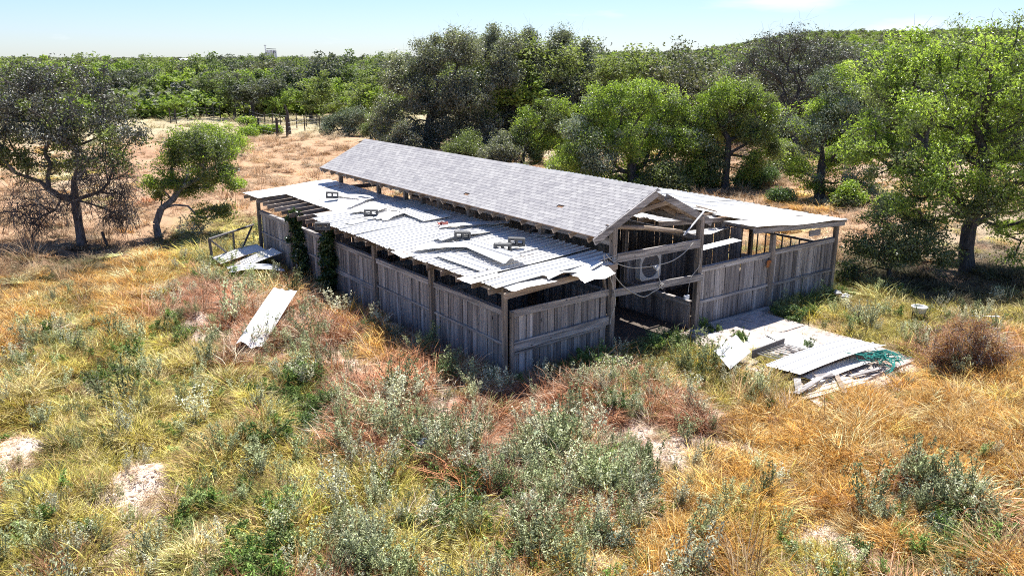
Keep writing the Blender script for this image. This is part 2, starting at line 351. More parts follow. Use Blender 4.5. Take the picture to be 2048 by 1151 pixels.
A(R_, (1130, 880), (1000, 900), (1150, 930), (1050, 950), (980, 980), (1130, 1010), (1180, 1010), (1080, 1060), (900, 900), (920, 860), (1180, 970))
A(Yg, (1000, 1080), (930, 1060), (1130, 1080), (820, 960), (780, 1000))
A(G, (1330, 1030), (1300, 1130), (1160, 1130))
A(Fp, (30, 420), (400, 400), (600, 330), (600, 300), (520, 350), (450, 290), (650, 290), (600, 255), (500, 225), (350, 250), (1500, 380), (1620, 350), (100, 500), (250, 460), (30, 540), (0, 480), (600, 380), (550, 370), (1560, 340), (1450, 395), (1700, 440), (1650, 460), (1350, 380))
A(LtSh, (200, 550), (110, 545), (50, 560), (1800, 560), (1900, 580), (2000, 590), (1720, 540), (160, 515), (2000, 560), (1950, 600))  # pools of shade under the near trees, painted as darker ground and tufts
ANCH = np.array(ANCH)
rr_ = np.random.default_rng(3)
def species_at(x, y):
    """nearest-anchor weights, distance measured relative to how far the spot is, with a warp so that borders are ragged"""
    d0 = np.hypot(x, y)
    wx = x + .6*fnoise(x, y, 1.7, 1) + .35*fnoise(x, y, .6, 2) + .2*fnoise(x, y, .25, 0); wy = y + .6*fnoise(x+31, y-7, 1.7, 0) + .35*fnoise(x-9, y+3, .6, 1) + .2*fnoise(x+5, y, .25, 1)
    W = np.zeros((len(x), 8))
    for ax, ay, sp, wt in ANCH:
        da = math.hypot(ax, ay); ux, uy = ax/da, ay/da
        rx = (wx-ax)*ux+(wy-ay)*uy; ry = (wx-ax)*uy-(wy-ay)*ux
        rx = rx*6.6/np.hypot(da, 6.6)      # along the view the anchors stand sparser
        s_ = .045*da*.6
        W[:, int(sp)] += wt*np.exp(-(rx*rx*1.4+ry*ry)/(2*s_*s_*.22)) + 1e-4*wt/(.05+rx*rx+ry*ry)
    return W/W.sum(1, keepdims=True)

# ------------------------------------------------------------------ ground
def build_ground():
    N = 340
    def warp(n, lo, hi, c):
        t = np.linspace(-1, 1, n); s = np.sinh(t*6.2)/math.sinh(6.2)
        return c + np.where(s < 0, -s*(lo-c), s*(hi-c))
    xs = np.unique(np.concatenate([warp(200, -2500, 7000, 11), np.linspace(-2, 24, 131)]))
    ys = np.unique(np.concatenate([warp(200, -2500, 7000, 15), np.linspace(2, 34, 151)]))
    X, Y = np.meshgrid(xs, ys, indexing='ij'); x, y = X.ravel(), Y.ravel()
    z = gh(x, y)
    V = np.stack([x, y, z], 1); nx, ny = len(xs), len(ys)
    i, j = np.meshgrid(np.arange(nx-1), np.arange(ny-1), indexing='ij'); a = (i*ny+j).ravel()
    F = np.stack([a, a+ny, a+ny+1, a+1], 1)
    near = np.hypot(x, y) < 140
    col = np.tile(np.array([.27, .22, .13, 1.]), (len(x), 1))
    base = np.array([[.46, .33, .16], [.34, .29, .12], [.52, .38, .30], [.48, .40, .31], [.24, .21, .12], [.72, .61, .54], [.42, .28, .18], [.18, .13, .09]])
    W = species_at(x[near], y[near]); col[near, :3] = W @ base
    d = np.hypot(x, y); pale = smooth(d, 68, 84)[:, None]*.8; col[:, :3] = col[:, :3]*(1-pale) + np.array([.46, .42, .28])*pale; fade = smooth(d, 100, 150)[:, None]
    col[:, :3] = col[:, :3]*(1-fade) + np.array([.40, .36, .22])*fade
    m, n, b, out = newmat('ground_soil')
    at = n.nodes.new('ShaderNodeAttribute'); at.attribute_name = 'gcol'
    geo = n.nodes.new('ShaderNodeNewGeometry')
    n1 = noise(n, 1.1, geo.outputs['Position'], 9, .68); n2 = noise(n, 17, geo.outputs['Position'], 6, .7); n3 = noise(n, .12, geo.outputs['Position'], 6, .6)
    c = mixc(n, .55, at.outputs['Color'], ramp(n, [(.3, (.6, .56, .5)), (.5, (1, 1, 1)), (.7, (1.3, 1.25, 1.2))], n1.outputs[0]).outputs[0], 'MULTIPLY')
    c = mixc(n, .6, c, ramp(n, [(.32, (.5, .46, .42)), (.5, (1, 1, 1)), (.7, (1.25, 1.25, 1.25))], n2.outputs[0]).outputs[0], 'MULTIPLY')
    c = mixc(n, .5, c, ramp(n, [(.35, (.85, .70, .62)), (.6, (1.1, 1.1, 1.0))], n3.outputs[0]).outputs[0], 'MULTIPLY')
    n.links.new(c, b.inputs['Base Color']); b.inputs['Roughness'].default_value = .95; b.inputs['Specular IOR Level'].default_value = .15
    bump(n, b, mathn(n, 'ADD', n2.outputs[0], n1.outputs[0]), .8, .05)
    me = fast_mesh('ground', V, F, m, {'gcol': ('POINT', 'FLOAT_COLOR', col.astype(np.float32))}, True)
    tag(obj('ground', me), kind='structure')
build_ground()

# ------------------------------------------------------------------ the barn
BX, BY = 9.43, 13.0
barn = empty('open_barn', (BX, BY, 0), 'derelict grey plank livestock barn with raised shingle roof over patched tin side roofs', 'barn')
def board_mesh(seed):
    r = random.Random(seed); wd = .19; t = .022
    n = 4; mb_v = []; mb_f = []
    # outline with slightly wandering edges, unit height, jagged foot
    L_ = [(-wd/2 + r.uniform(0, .005), z) for z in (0, .3, .62, 1)]; R2 = [(wd/2 - r.uniform(0, .005), z) for z in (0, .3, .62, 1)]
    L_[3] = (L_[3][0], 1 - r.uniform(0, .012)); R2[3] = (R2[3][0], 1 - r.uniform(0, .012))
    warp = [r.uniform(-.004, .004) for _ in range(4)]
    for yy in (-t/2, t/2):
        for k in range(4): mb_v.append((L_[k][0], yy+warp[k], L_[k][1])); mb_v.append((R2[k][0], yy-warp[k], R2[k][1]))
    for k in range(3):
        a = 2*k; mb_f += [(a, a+1, a+3, a+2), (8+a, 8+a+2, 8+a+3, 8+a+1), (a, a+2, 8+a+2, 8+a), (a+1, 8+a+1, 8+a+3, a+3)]
    mb_f += [(0, 8, 9, 1), (6, 7, 15, 14)]
    me = bpy.data.meshes.new('board'); me.from_pydata(mb_v, [], mb_f); me.materials.append(M['wood_z']); me.update(); return me
BOARDS = [board_mesh(i) for i in range(8)]
def wall(p0, p1, h0, h1, zb=0.0, top=True, mid=None, missing=(), w_=.19, midh=.05, outside=1, jit=1.0, name='board_wall'):
    """a run of upright boards from p0 to p1 (xy), with a cap rail and an optional mid rail on the outer face"""
    p0 = Vector((*p0, 0)); p1 = Vector((*p1, 0)); d = p1-p0; ln = d.length; u = d.normalized(); nrm = Vector((u.y, -u.x, 0))*outside
    root = empty(name, p0 + Vector((0, 0, zb)), parent=barn)
    n = max(1, int(round(ln/w_))); st = ln/n; rz = math.atan2(u.y, u.x)
    for i in range(n):
        if i in missing: continue
        c = p0 + u*(st*(i+.5)); t = (i+.5)/n; hh = h0*(1-t)+h1*t
        k = rnd.randrange(8)
        obj('board', BOARDS[k], root, (c.x+nrm.x*rnd.uniform(-.004, .005), c.y+nrm.y*rnd.uniform(-.004, .005), zb-.05+rnd.uniform(-.02, .02)),
            Euler((rnd.gauss(0, .006)*jit, rnd.gauss(0, .007)*jit, rz + rnd.gauss(0, .015)*jit)), (st/.19*rnd.uniform(.925, .97), 1, hh+.03+rnd.uniform(-.03, .02)))
    ax = 'wood_x' if abs(u.x) > abs(u.y) else 'wood_y'
    off = nrm*.034
    if top:
        b = MB(); b.beam(p0+off+Vector((0, 0, zb+h0-.03)), p1+off+Vector((0, 0, zb+h1-.03)), .04, .09); b.build('top_rail', M[ax], root)
        b = MB(); b.beam(p0+Vector((0, 0, zb+h0+.035))+nrm*.005, p1+Vector((0, 0, zb+h1+.035))+nrm*.005, .12, .032); b.build('cap_board', M[ax], root)
    if mid:
        b = MB(); b.beam(p0+off+Vector((0, 0, zb+mid)), p1+off+Vector((0, 0, zb+mid)), .035, midh); b.build('mid_rail', M[ax], root)
    return root
def post(x, y, z0, z1, s=.10, lean=(0, 0), parent=barn, mat='post', name='post'):
    b = MB(); b.beam((x, y, z0), (x+lean[0], y+lean[1], z1), s, s, (0, 1, 0.01)); return b.build(name, M[mat], parent)

YP = [13.0, 15.87, 18.75, 21.6, 24.45, 27.3]
for i in range(5):   # long left wall, bay by bay
    a, b_ = YP[i]+.07, YP[i+1]-.07
    wall((9.43, b_), (9.43, a), 1.55, 1.55, mid=(.86 if i != 2 else .74), midh=(.05 if i != 2 else .12), outside=1, jit=1.3 if i > 1 else 1,
         missing=() if i != 3 else (2,))
for i, y in enumerate(YP):
    post(9.37 if i else 9.40, y, -.2, 2.06 if i else 2.08, .105 if i else .09, (rnd.uniform(-.02, .02), 0))
post(9.53, 12.93, -.2, 1.57, .07)
# front left stall wall
fw_ = wall((9.56, 13.0), (12.24, 13.0), 1.52, 1.50, top=False, outside=1)
b = MB(); b.beam((9.50, 12.955, 1.51), (12.3, 12.955, 1.52), .045, .15); b.build('front_beam', M['wood_x'], fw_)
b = MB(); b.beam((9.55, 12.945, .78), (12.26, 12.935, .86), .05, .20); b.build('wide_mid_board', M['wood_x'], fw_)
b = MB(); b.beam((9.6, 12.965, .63), (12.2, 12.96, .72), .04, .05); b.build('lower_batten', M['wood_x'], fw_)
# aisle frame
post(12.33, 12.93, -.1, 3.0, .125); post(15.22, 12.93, -.1, 2.94, .135, (-.02, 0))
post(12.20, 12.98, 1.5, 2.2, .05, (-.16, 0)); post(15.36, 12.99, .0, 2.3, .06)
b = MB(); b.beam((12.40, 12.88, 2.30), (15.15, 12.88, 2.275), .05, .20); b.build('aisle_beam', M['wood_x'], barn)
b = MB(); b.beam((12.26, 12.86, 1.51), (15.28, 12.84, 1.42), .05, .17); b.build('aisle_rail', M['wood_x'], barn)
b = MB(); b.tube([(12.15, 12.97, 3.03), (13.5, 13.1, 2.82), (15.0, 13.35, 2.50)], [.05, .055, .06], 8); b.build('fallen_pole', M['rafter'], barn)
# right wing front walls
w1 = wall((15.36, 13.0), (18.10, 13.0), 1.57, 1.57, mid=.72, midh=.07, top=True, outside=1)
w2 = wall((18.24, 13.0), (21.06, 13.0), 1.60, 1.60, mid=.70, midh=.07, top=True, outside=1)
post(18.17, 12.96, -.1, 2.10, .12); post(21.11, 12.97, -.1, 2.10, .115)
b = MB(); b.box((18.0, 12.925, 1.33), (.10, .02, .20)); b.box((18.09, 12.92, 1.38), (.07, .025, .07)); b.build('rusty_hinge', plain('rusty_iron', (.32, .11, .03), .8, .4, 20), barn)
b = MB(); b.beam((15.3, 12.9, .06), (18.2, 12.9, .06), .08, .14); b.build('sill_beam', M['wood_x'], barn)
# right side wall: open slatted rail on the outer line
rail = empty('slatted_rail', (21.1, 13.1, 0), parent=barn)
for (z, h) in ((1.40, .07), (.5, .07)):
    b = MB(); b.beam((21.1, 13.1, z), (21.1, 27.3, z), .04, h); b.build('rail_beam', M['wood_y'], rail)
sl = MB(); sl.box((0, 0, 0), (.03, .035, 1.0)); slo = sl.build('slat', M['wood_z'], rail, loc=(21.1, 13.22, .92)); 
slm = slo.data; slm.transform(Matrix.Translation((21.1, 13.22, .92)))
for k in range(1, 46): obj('slat', slm, rail, (21.1, 13.22+.30*k, .92+rnd.uniform(-.02, .02)))
for y in YP[1:]: post(21.1, y, -.1, 2.05, .11)
post(18.17, 15.87, -.1, 2.2, .11)
# back wall and inner partitions
for (a, c, h) in (((15.4, 27.3), (21.0, 27.3), 1.5), ((9.5, 27.3), (12.25, 27.3), 1.2)):
    wall(c, a, h, h, top=True, name='board_wall')
for y in YP[1:5]:
    wall((9.5, y), (12.2, y), 1.35, 1.35, top=True, name='stall_partition')
    wall((15.4, y), (18.1, y), 1.35, 1.35, top=True, name='stall_partition')
wall((18.17, 27.1), (18.17, 14.0), 2.12, 2.12, top=False, name='stall_partition')
wall((18.17, 13.9), (18.17, 13.1), 1.35, 1.35, top=True, name='stall_partition')
wall((12.40, 15.7), (12.40, 13.3), 1.45, 1.45, top=True, name='stall_partition')
wall((12.40, 21.4), (12.40, 18.9), 1.45, 1.45, top=True, name='stall_partition')
wall((12.40, 24.3), (12.40, 22.6), 2.2, 2.2, top=True, name='stall_partition')
wall((15.22, 15.6), (15.22, 13.1), .70, .70, top=True, outside=1, name='stall_partition')
wall((15.22, 21.4), (15.22, 16.0), 2.3, 2.3, top=True, name='stall_partition')
wall((15.22, 27.1), (15.22, 21.8), 1.5, 1.5, top=True, name='stall_partition')
wall((13.05, 20.0), (15.1, 20.0), 2.6, 2.6, top=False, name='stall_partition')
# inner posts carrying the main roof
yin = [15.5, 18.72, 20.3, 21.24, 22.3, 24.1, 27.0]
for y in yin:
    post(12.33, y, -.05, 2.60, .12); post(15.22, y, -.05, 2.75, .12)
for xx, zz in ((12.33, 2.66), (15.22, 2.80)):
    b = MB(); b.beam((xx, 12.95, zz), (xx, 27.4, zz), .07, .16); b.build('wall_plate', M['wood_y'], barn)
b = MB(); b.beam((12.36, 13.6, 2.18), (12.36, 15.9, 2.30), .05, .18); b.build('short_beam', M['wood_y'], barn)
b = MB(); b.beam((12.4, 17.0, 1.95), (15.0, 18.7, 1.9), .05, .09); b.build('brace', M['wood_y'], barn)
b = MB(); b.beam((12.4, 21.3, 2.35), (12.4, 23.2, 2.30), .04, .10); b.build('brace', M['wood_y'], barn)
b = MB(); b.beam((12.4, 24.3, 1.95), (12.4, 26.9, 2.0), .05, .16); b.build('brace', M['wood_y'], barn)
b = MB(); b.beam((12.3, 26.6, 2.2), (15.2, 26.6, 2.2), .05, .14); b.build('brace', M['wood_x'], barn)
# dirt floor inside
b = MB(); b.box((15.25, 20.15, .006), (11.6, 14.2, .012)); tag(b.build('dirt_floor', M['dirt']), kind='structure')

# ---- main gable roof
RXc, RZ, HW, RS = 13.62, 3.73, 1.84, .88      # ridge x, ridge z, half width, drop
Y0r, Y1r = 12.92, 27.45
mroof = empty('shingle_roof', (RXc, BY, RZ), parent=barn)
sl_len = math.hypot(HW, RS); ang = math.atan2(RS, HW)
for s in (-1, 1):
    dn = Vector((s*math.cos(ang), 0, -math.sin(ang))); nr = Vector((s*math.sin(ang), 0, math.cos(ang)))
    b = MB(); a0 = Vector((RXc, 0, RZ))
    y0 = Y0r if s < 0 else Y0r+.55
    Rm = Matrix((dn, Vector((0, 1, 0)), dn.cross(Vector((0, 1, 0))))).transposed()
    b.box(a0 + dn*sl_len/2 + Vector((0, (y0+Y1r)/2, 0)) - nr*.012, (sl_len, Y1r-y0, .016), Rm); b.build('roof_decking', M['raw'], mroof)
    for k in range(24):
        y = 13.15+.61*k
        r_ = MB(); r_.beam(Vector((RXc, y, RZ-.10)) + dn*.03, Vector((RXc, y, RZ-.10)) + dn*(sl_len+.02), .042, .13); r_.build('rafter', M['rafter'], mroof)
    # barge board at the near end
    r_ = MB(); st = 0.02 if s < 0 else .30
    r_.beam(Vector((RXc, Y0r-.03, RZ-.075)) + dn*st, Vector((RXc, Y0r-.03, RZ-.075)) + dn*(sl_len+(.06 if s < 0 else .10)), .04, .16); r_.build('barge_board', M['wood_x'], mroof)
    if s > 0:
        r_ = MB(); r_.beam(Vector((RXc, Y0r+.14, RZ-.10)) + dn*.05, Vector((RXc, Y0r+.14, RZ-.10)) + dn*sl_len*.98, .04, .13); r_.build('rafter', M['rafter'], mroof)
    r_ = MB(); r_.beam(Vector((RXc, Y1r+.03, RZ-.075)) + dn*.02, Vector((RXc, Y1r+.03, RZ-.075)) + dn*sl_len, .04, .15); r_.build('barge_board', M['wood_x'], mroof)
b = MB(); b.beam((RXc, Y0r+.02, RZ-.10), (RXc, Y1r-.02, RZ-.10), .03, .16); b.build('ridge_board', M['rafter'], mroof)
b = MB(); b.beam((RXc-.80, Y0r+.06, RZ-.50), (RXc+.55, Y0r+.10, RZ-.36), .035, .10); b.build('collar_tie', M['rafter'], mroof)
# shingle tabs
def tab_mesh():
    b = MB(); w_, l_, t_ = .22-.008, .124, .012
    V = [(-l_/2, -w_/2, 0), (l_/2, -w_/2, .004), (l_/2, w_/2, .004), (-l_/2, w_/2, 0)]
    V2 = [(x, y, z+t_) for x, y, z in V]
    me = bpy.data.meshes.new('shingle'); me.from_pydata(V+V2, [], [(3, 2, 1, 0), (4, 5, 6, 7), (0, 1, 5, 4), (1, 2, 6, 5), (2, 3, 7, 6), (3, 0, 4, 7)])
    me.materials.append(M['shingle']); me.update(); return me
TAB = tab_mesh()
cand = []
for s in (-1, 1):
    dn = Vector((s*math.cos(ang), 0, -math.sin(ang))); nr = Vector((s*math.sin(ang), 0, math.cos(ang)))
    rows = 18; ex = sl_len/rows
    y0 = Y0r if s < 0 else Y0r+.55
    for r_ in range(rows):
        off = .11*(r_ % 2) + rnd.uniform(-.015, .015)
        y = y0 - off
        while y < Y1r:
            ya, yb = max(y, y0-.015), min(y+.22, Y1r+.01)
            if yb-ya > .05 and rnd.random() > .0015:
                p = Vector((RXc, (ya+yb)/2, RZ)) + dn*(ex*(r_+.5)+.006) + nr*(.003+.0004*rnd.random())
                cand.append((depth(p), s, p, (yb-ya)/.22))
            y += .22
cand.sort(key=lambda c: (c[1] > 0, c[0]))
restV = []; restF = []; restA = []
tv = np.array([v.co[:] for v in TAB.vertices]); tf = np.array([p.vertices[:] for p in TAB.polygons])
for i, (d_, s, p, sc_) in enumerate(cand):
    ax = Vector((s*math.cos(ang), 0, -math.sin(ang))); yv = Vector((0, 1, 0)); zv = ax.cross(yv)
    if zv.z < 0: yv = -yv; zv = -zv
    Rm = Matrix((ax, yv, zv)).transposed() @ Euler((rnd.gauss(0, .004), rnd.gauss(0, .008)-.008+(.05 if rnd.random() < .012 else 0), 0)).to_matrix()
    if s < 0 and i < 300:
        obj('shingle', TAB, mroof, p, Rm.to_euler(), (1, sc_, 1))
    else:
        A_ = np.array(Rm); vv = (tv*np.array([1, sc_, 1])) @ A_.T + np.array(p) - np.array(wloc(mroof))
        restF.append(tf+8*len(restV)); restV.append(vv); restA += [rnd.random()]*6
me = fast_mesh('shingle_rest', np.concatenate(restV), np.concatenate(restF), M['shingle'], {'v': ('FACE', 'FLOAT', np.array(restA, np.float32))})
tag(obj('shingles', me, mroof, wloc(mroof)), kind='stuff')
# ridge caps, individually visible along the crest
capm = MB()
capm.add([(-.13, -.16, -.055), (0, -.16, .012), (.13, -.16, -.055), (-.13, .16, -.05), (0, .16, .02), (.13, .16, -.05), (-.13, -.16, -.062), (.13, -.16, -.062), (-.13, .16, -.06), (.13, .16, -.06)],
         [(0, 1, 4, 3), (1, 2, 5, 4), (0, 6, 7, 2, 1), (3, 4, 5, 9, 8), (0, 3, 8, 6), (2, 7, 9, 5)])
cm = capm.build('ridge_cap', M['shingle'], mroof, loc=(0, 0, 0)).data
bpy.data.objects.remove(bpy.data.objects['ridge_cap'])
y = Y0r+.14
while y < Y1r:
    obj('ridge_cap', cm, mroof, (RXc, y, RZ+.012), (0, 0, rnd.gauss(0, .01))); y += .235

# ---- tin lean-to roofs
def rib_sheet(name, wid, ln, mat, parent, orig, ux, uy, ribs=.23, rh=.025, bend=None, jag=0, seed=0, thick=.004, nx=None, flat=False):
    """one sheet of ribbed tin: width runs along uy, length along ux (both unit vectors); bend(u, v) lifts it"""
    r = random.Random(seed); ux = Vector(ux).normalized(); uy = Vector(uy).normalized(); nz_ = ux.cross(uy)
    if nz_.z < 0: nz_ = -nz_
    prof = []; y = 0
    if flat: prof = [(k*wid/8, .004*math.sin(k*2.1)) for k in range(9)]
    else:
        while y < wid-.01:
            prof += [(y, rh), (min(y+.022, wid), rh), (min(y+.034, wid), 0), (min(y+ribs-.008, wid), 0)]; y += ribs
        prof.append((wid, rh))
    n = nx or max(3, int(ln/.35)); V = []; F = []
    m_ = len(prof)
    ja = [r.uniform(-jag, 0) for _ in range(m_)]; jb = [r.uniform(0, jag) for _ in range(m_)]
    for side in (0, -thick):
        for i in range(n+1):
            t = i/n
            for j, (pw, ph) in enumerate(prof):
                l = t*ln - (ja[j] if i == 0 else 0) - (jb[j] if i == n else 0)
                z = ph + side + (bend(t, pw/wid) if bend else 0)
                V.append(Vector(orig) + ux*l + uy*pw + nz_*z)
    K = (n+1)*m_
    for i in range(n):
        for j in range(m_-1):
            a = i*m_+j; F.append((a, a+m_, a+m_+1, a+1)); F.append((K+a, K+a+1, K+a+m_+1, K+a+m_))
        a = i*m_; F.append((a, K+a, K+a+m_, a+m_)); a = i*m_+m_-1; F.append((a, a+m_, K+a+m_, K+a))
    for j in range(m_-1):
        a = j; F.append((a, a+1, K+a+1, K+a)); a = n*m_+j; F.append((a, K+a, K+a+1, a+1))
    o_ = Vector(orig); me = bpy.data.meshes.new(name); me.from_pydata([tuple(v-o_) for v in V], [], F)
    me.materials.append(mat); me.update()
    import bmesh
    bm = bmesh.new(); bm.from_mesh(me); bmesh.ops.recalc_face_normals(bm, faces=bm.faces); bm.to_mesh(me); bm.free()
    return obj(name, me, parent, o_)
EX, EZ, TX, TZ = 9.08, 2.09, 12.36, 2.30
def lz(x): return EZ + (x-EX)*(TZ-EZ)/(TX-EX)
lroof = empty('tin_roof', (EX, BY, EZ), 'low tin roof over the long left stalls', None, parent=barn)
ux = Vector((TX-EX, 0, TZ-EZ)); L_full = ux.length
y = 12.86; k = 0
while y < 21.7:
    wd = .92
    if y < 13.7: wd = .85
    x0 = EX + rnd.uniform(-.03, .04); ln = L_full
    zo = .05 + (.006 if k % 2 else 0)
    if k == 0:   # foremost strip: shorter torn sheets
        rib_sheet('roof_sheet', .62, 1.15, M['tinrust'], lroof, (9.25, 12.52, lz(9.25)+.035), ux, (0, 1, .01), bend=lambda t, v: .02*math.sin(5*t)-.02*t, jag=.05, seed=1, flat=True)
        rib_sheet('roof_sheet', .50, 1.55, M['tinrust'], lroof, (10.25, 12.62, lz(10.25)+.03), ux, (0, 1, .0), bend=lambda t, v: .06*math.sin(7*t+v*2)*(1-v)+.02, jag=.06, seed=2, flat=True)
        rib_sheet('roof_sheet', .50, .75, M['tinrust'], lroof, (11.5, 12.75, lz(11.5)+.035), ux, (0, 1, .03), bend=lambda t, v: -.12*t*(1-v), jag=.05, seed=3, flat=True)
        o = rib_sheet('roof_sheet', .45, .95, M['tinrust'], lroof, (10.85, 12.25, lz(10.8)-.02), ux, (0, 1, .08), flat=True, bend=lambda t, v: .035*math.sin(7*t)-.08*(1-v)*(1-v), jag=.07, seed=4); o['label'] = 'curled rusty scrap of tin'
    mt = M['tin'] if k not in (1,) else M['tinrust']
    rib_sheet('roof_sheet', wd+.03, ln, mt, lroof, (x0, y, lz(x0)+zo), ux, (0, 1, 0), seed=10+k, bend=(lambda t, v, k=k: .012*math.sin(6*t+k)+.01*math.sin(4*v+k)), jag=.015)
    y += wd; k += 1
# flat worn sheets over the far stalls, with the outer edge gone where the rafters show
y = 21.75
while y < 27.8:
    full = y > 25.6
    x0 = 9.1 if full else (10.05 + .0*y if y > 22.1 else 9.4)
    wd = min(.95, 28.0-y)
    o_ = Vector((x0, y, lz(x0)+.04))
    rib_sheet('roof_sheet', wd+.02, TX-x0-.05, M['tinrust'], lroof, o_, ux, (0, 1, 0), seed=40+int(y*3), bend=(lambda t, v, y=y: .012*math.sin(7*t+y)), jag=.03, flat=True)
    y += wd
for y in np.arange(13.1, 28.0, .61):
    b = MB(); b.beam((EX-.02 if not 21.6 < y < 25.6 else EX-.10, y, EZ-.06), (TX-.05, y, TZ-.06), .045, .12); b.build('rafter', M['rafter'], lroof)
b = MB(); b.beam((9.43, 12.8, 1.97), (9.43, 27.7, 1.97), .045, .12); b.build('eave_beam', M['wood_y'], lroof)
b = MB(); b.beam((9.2, 12.75, 1.99), (12.3, 12.75, 2.16), .04, .13); b.build('end_rafter', M['rafter'], lroof)
# right lean-to
rroof = empty('tin_roof', (21.4, BY, 2.1), 'low tin roof over the right hand stalls', None, parent=barn)
def rz_(x): return 2.50 + (x-15.45)*(2.10-2.50)/(21.45-15.45)
uxr = Vector((6.0, 0, -.40))
y = 15.9; k = 0
while y < 28:
    rib_sheet('roof_sheet', .95, uxr.length, M['tin'], rroof, (15.42+rnd.uniform(-.05, .05), y, rz_(15.45)+.045+.006*(k % 2)), uxr, (0, 1, 0), seed=70+k, bend=(lambda t, v, k=k: .012*math.sin(6*t+k)), jag=.02)
    y += .92; k += 1
for (x0, y0, ln, wd, sd, bz) in ((17.15, 12.78, 4.25, 1.05, 1, .0), (17.9, 13.75, 3.5, 1.1, 2, .004), (18.2, 14.7, 3.2, 1.2, 3, .002)):
    rib_sheet('roof_sheet', wd, ln, M['tinrust'], rroof, (x0, y0, rz_(x0)+.05+bz), uxr, (0, 1, 0), seed=90+sd, bend=(lambda t, v, s=sd: .02*math.sin(8*t+s)*(1-v)), jag=.05, flat=True)
for (x0, y0, ln, wd, sd) in ((15.5, 14.6, 2.9, .6, 1), (15.45, 15.2, 2.8, .72, 2)):
    rib_sheet('roof_sheet', wd, ln, M['tinrust'] if sd == 1 else M['tin'], rroof, (x0, y0, rz_(x0)+.0), (6, 0, -.6), (0, 1, .05), seed=95+sd, bend=(lambda t, v, s=sd: -.06*math.sin(3.1*t)*(1-v)), jag=.08)
rib_sheet('roof_sheet', .35, 3.2, M['tin'], rroof, (15.3, 13.6, 2.28), (3.2, .9, -.35), (-.2, 1, .1), seed=99, bend=lambda t, v: .05*math.sin(9*t)*(1-v), jag=.05)
rib_sheet('roof_sheet', .30, 1.5, M['tin'], rroof, (15.5, 13.06, 2.02), (1.5, 0, .05), (0, 1, .05), seed=98, flat=True)
for y in (13.2, 13.8, 14.5, 15.2, 15.9, 16.5, 17.1):
    b = MB(); x0 = 17.9 if y < 14.4 else 15.4
    b.beam((x0, y, rz_(x0)-.05), (21.95, y, rz_(21.95)-.05), .05, .12); b.build('rafter', M['rafter'], rroof)
for y in np.arange(17.7, 27.9, .61):
    b = MB(); b.beam((15.4, y, rz_(15.4)-.05), (21.4, y, rz_(21.4)-.05), .05, .12); b.build('rafter', M['rafter'], rroof)
b = MB(); b.beam((17.2, 12.86, rz_(17.2)-.06), (21.3, 12.86, rz_(21.3)-.06), .05, .13); b.build('eave_beam', M['wood_x'], rroof)
b = MB(); b.beam((19.6, 12.83, 1.96), (20.1, 12.83, 1.95), .03, .16); b.build('hanging_scrap', M['wood_x'], rroof)
b = MB(); b.beam((21.1, 13.0, 1.98), (21.1, 27.4, 1.98), .05, .12); b.build('eave_beam', M['wood_y'], rroof)
b = MB(); b.beam((18.17, 13.0, 2.18), (18.17, 27.4, 2.20), .05, .12); b.build('purlin', M['wood_y'], rroof)
b = MB(); b.beam((15.28, 13.0, 2.36), (15.28, 27.4, 2.38), .05, .14); b.build('ledger', M['wood_y'], rroof)
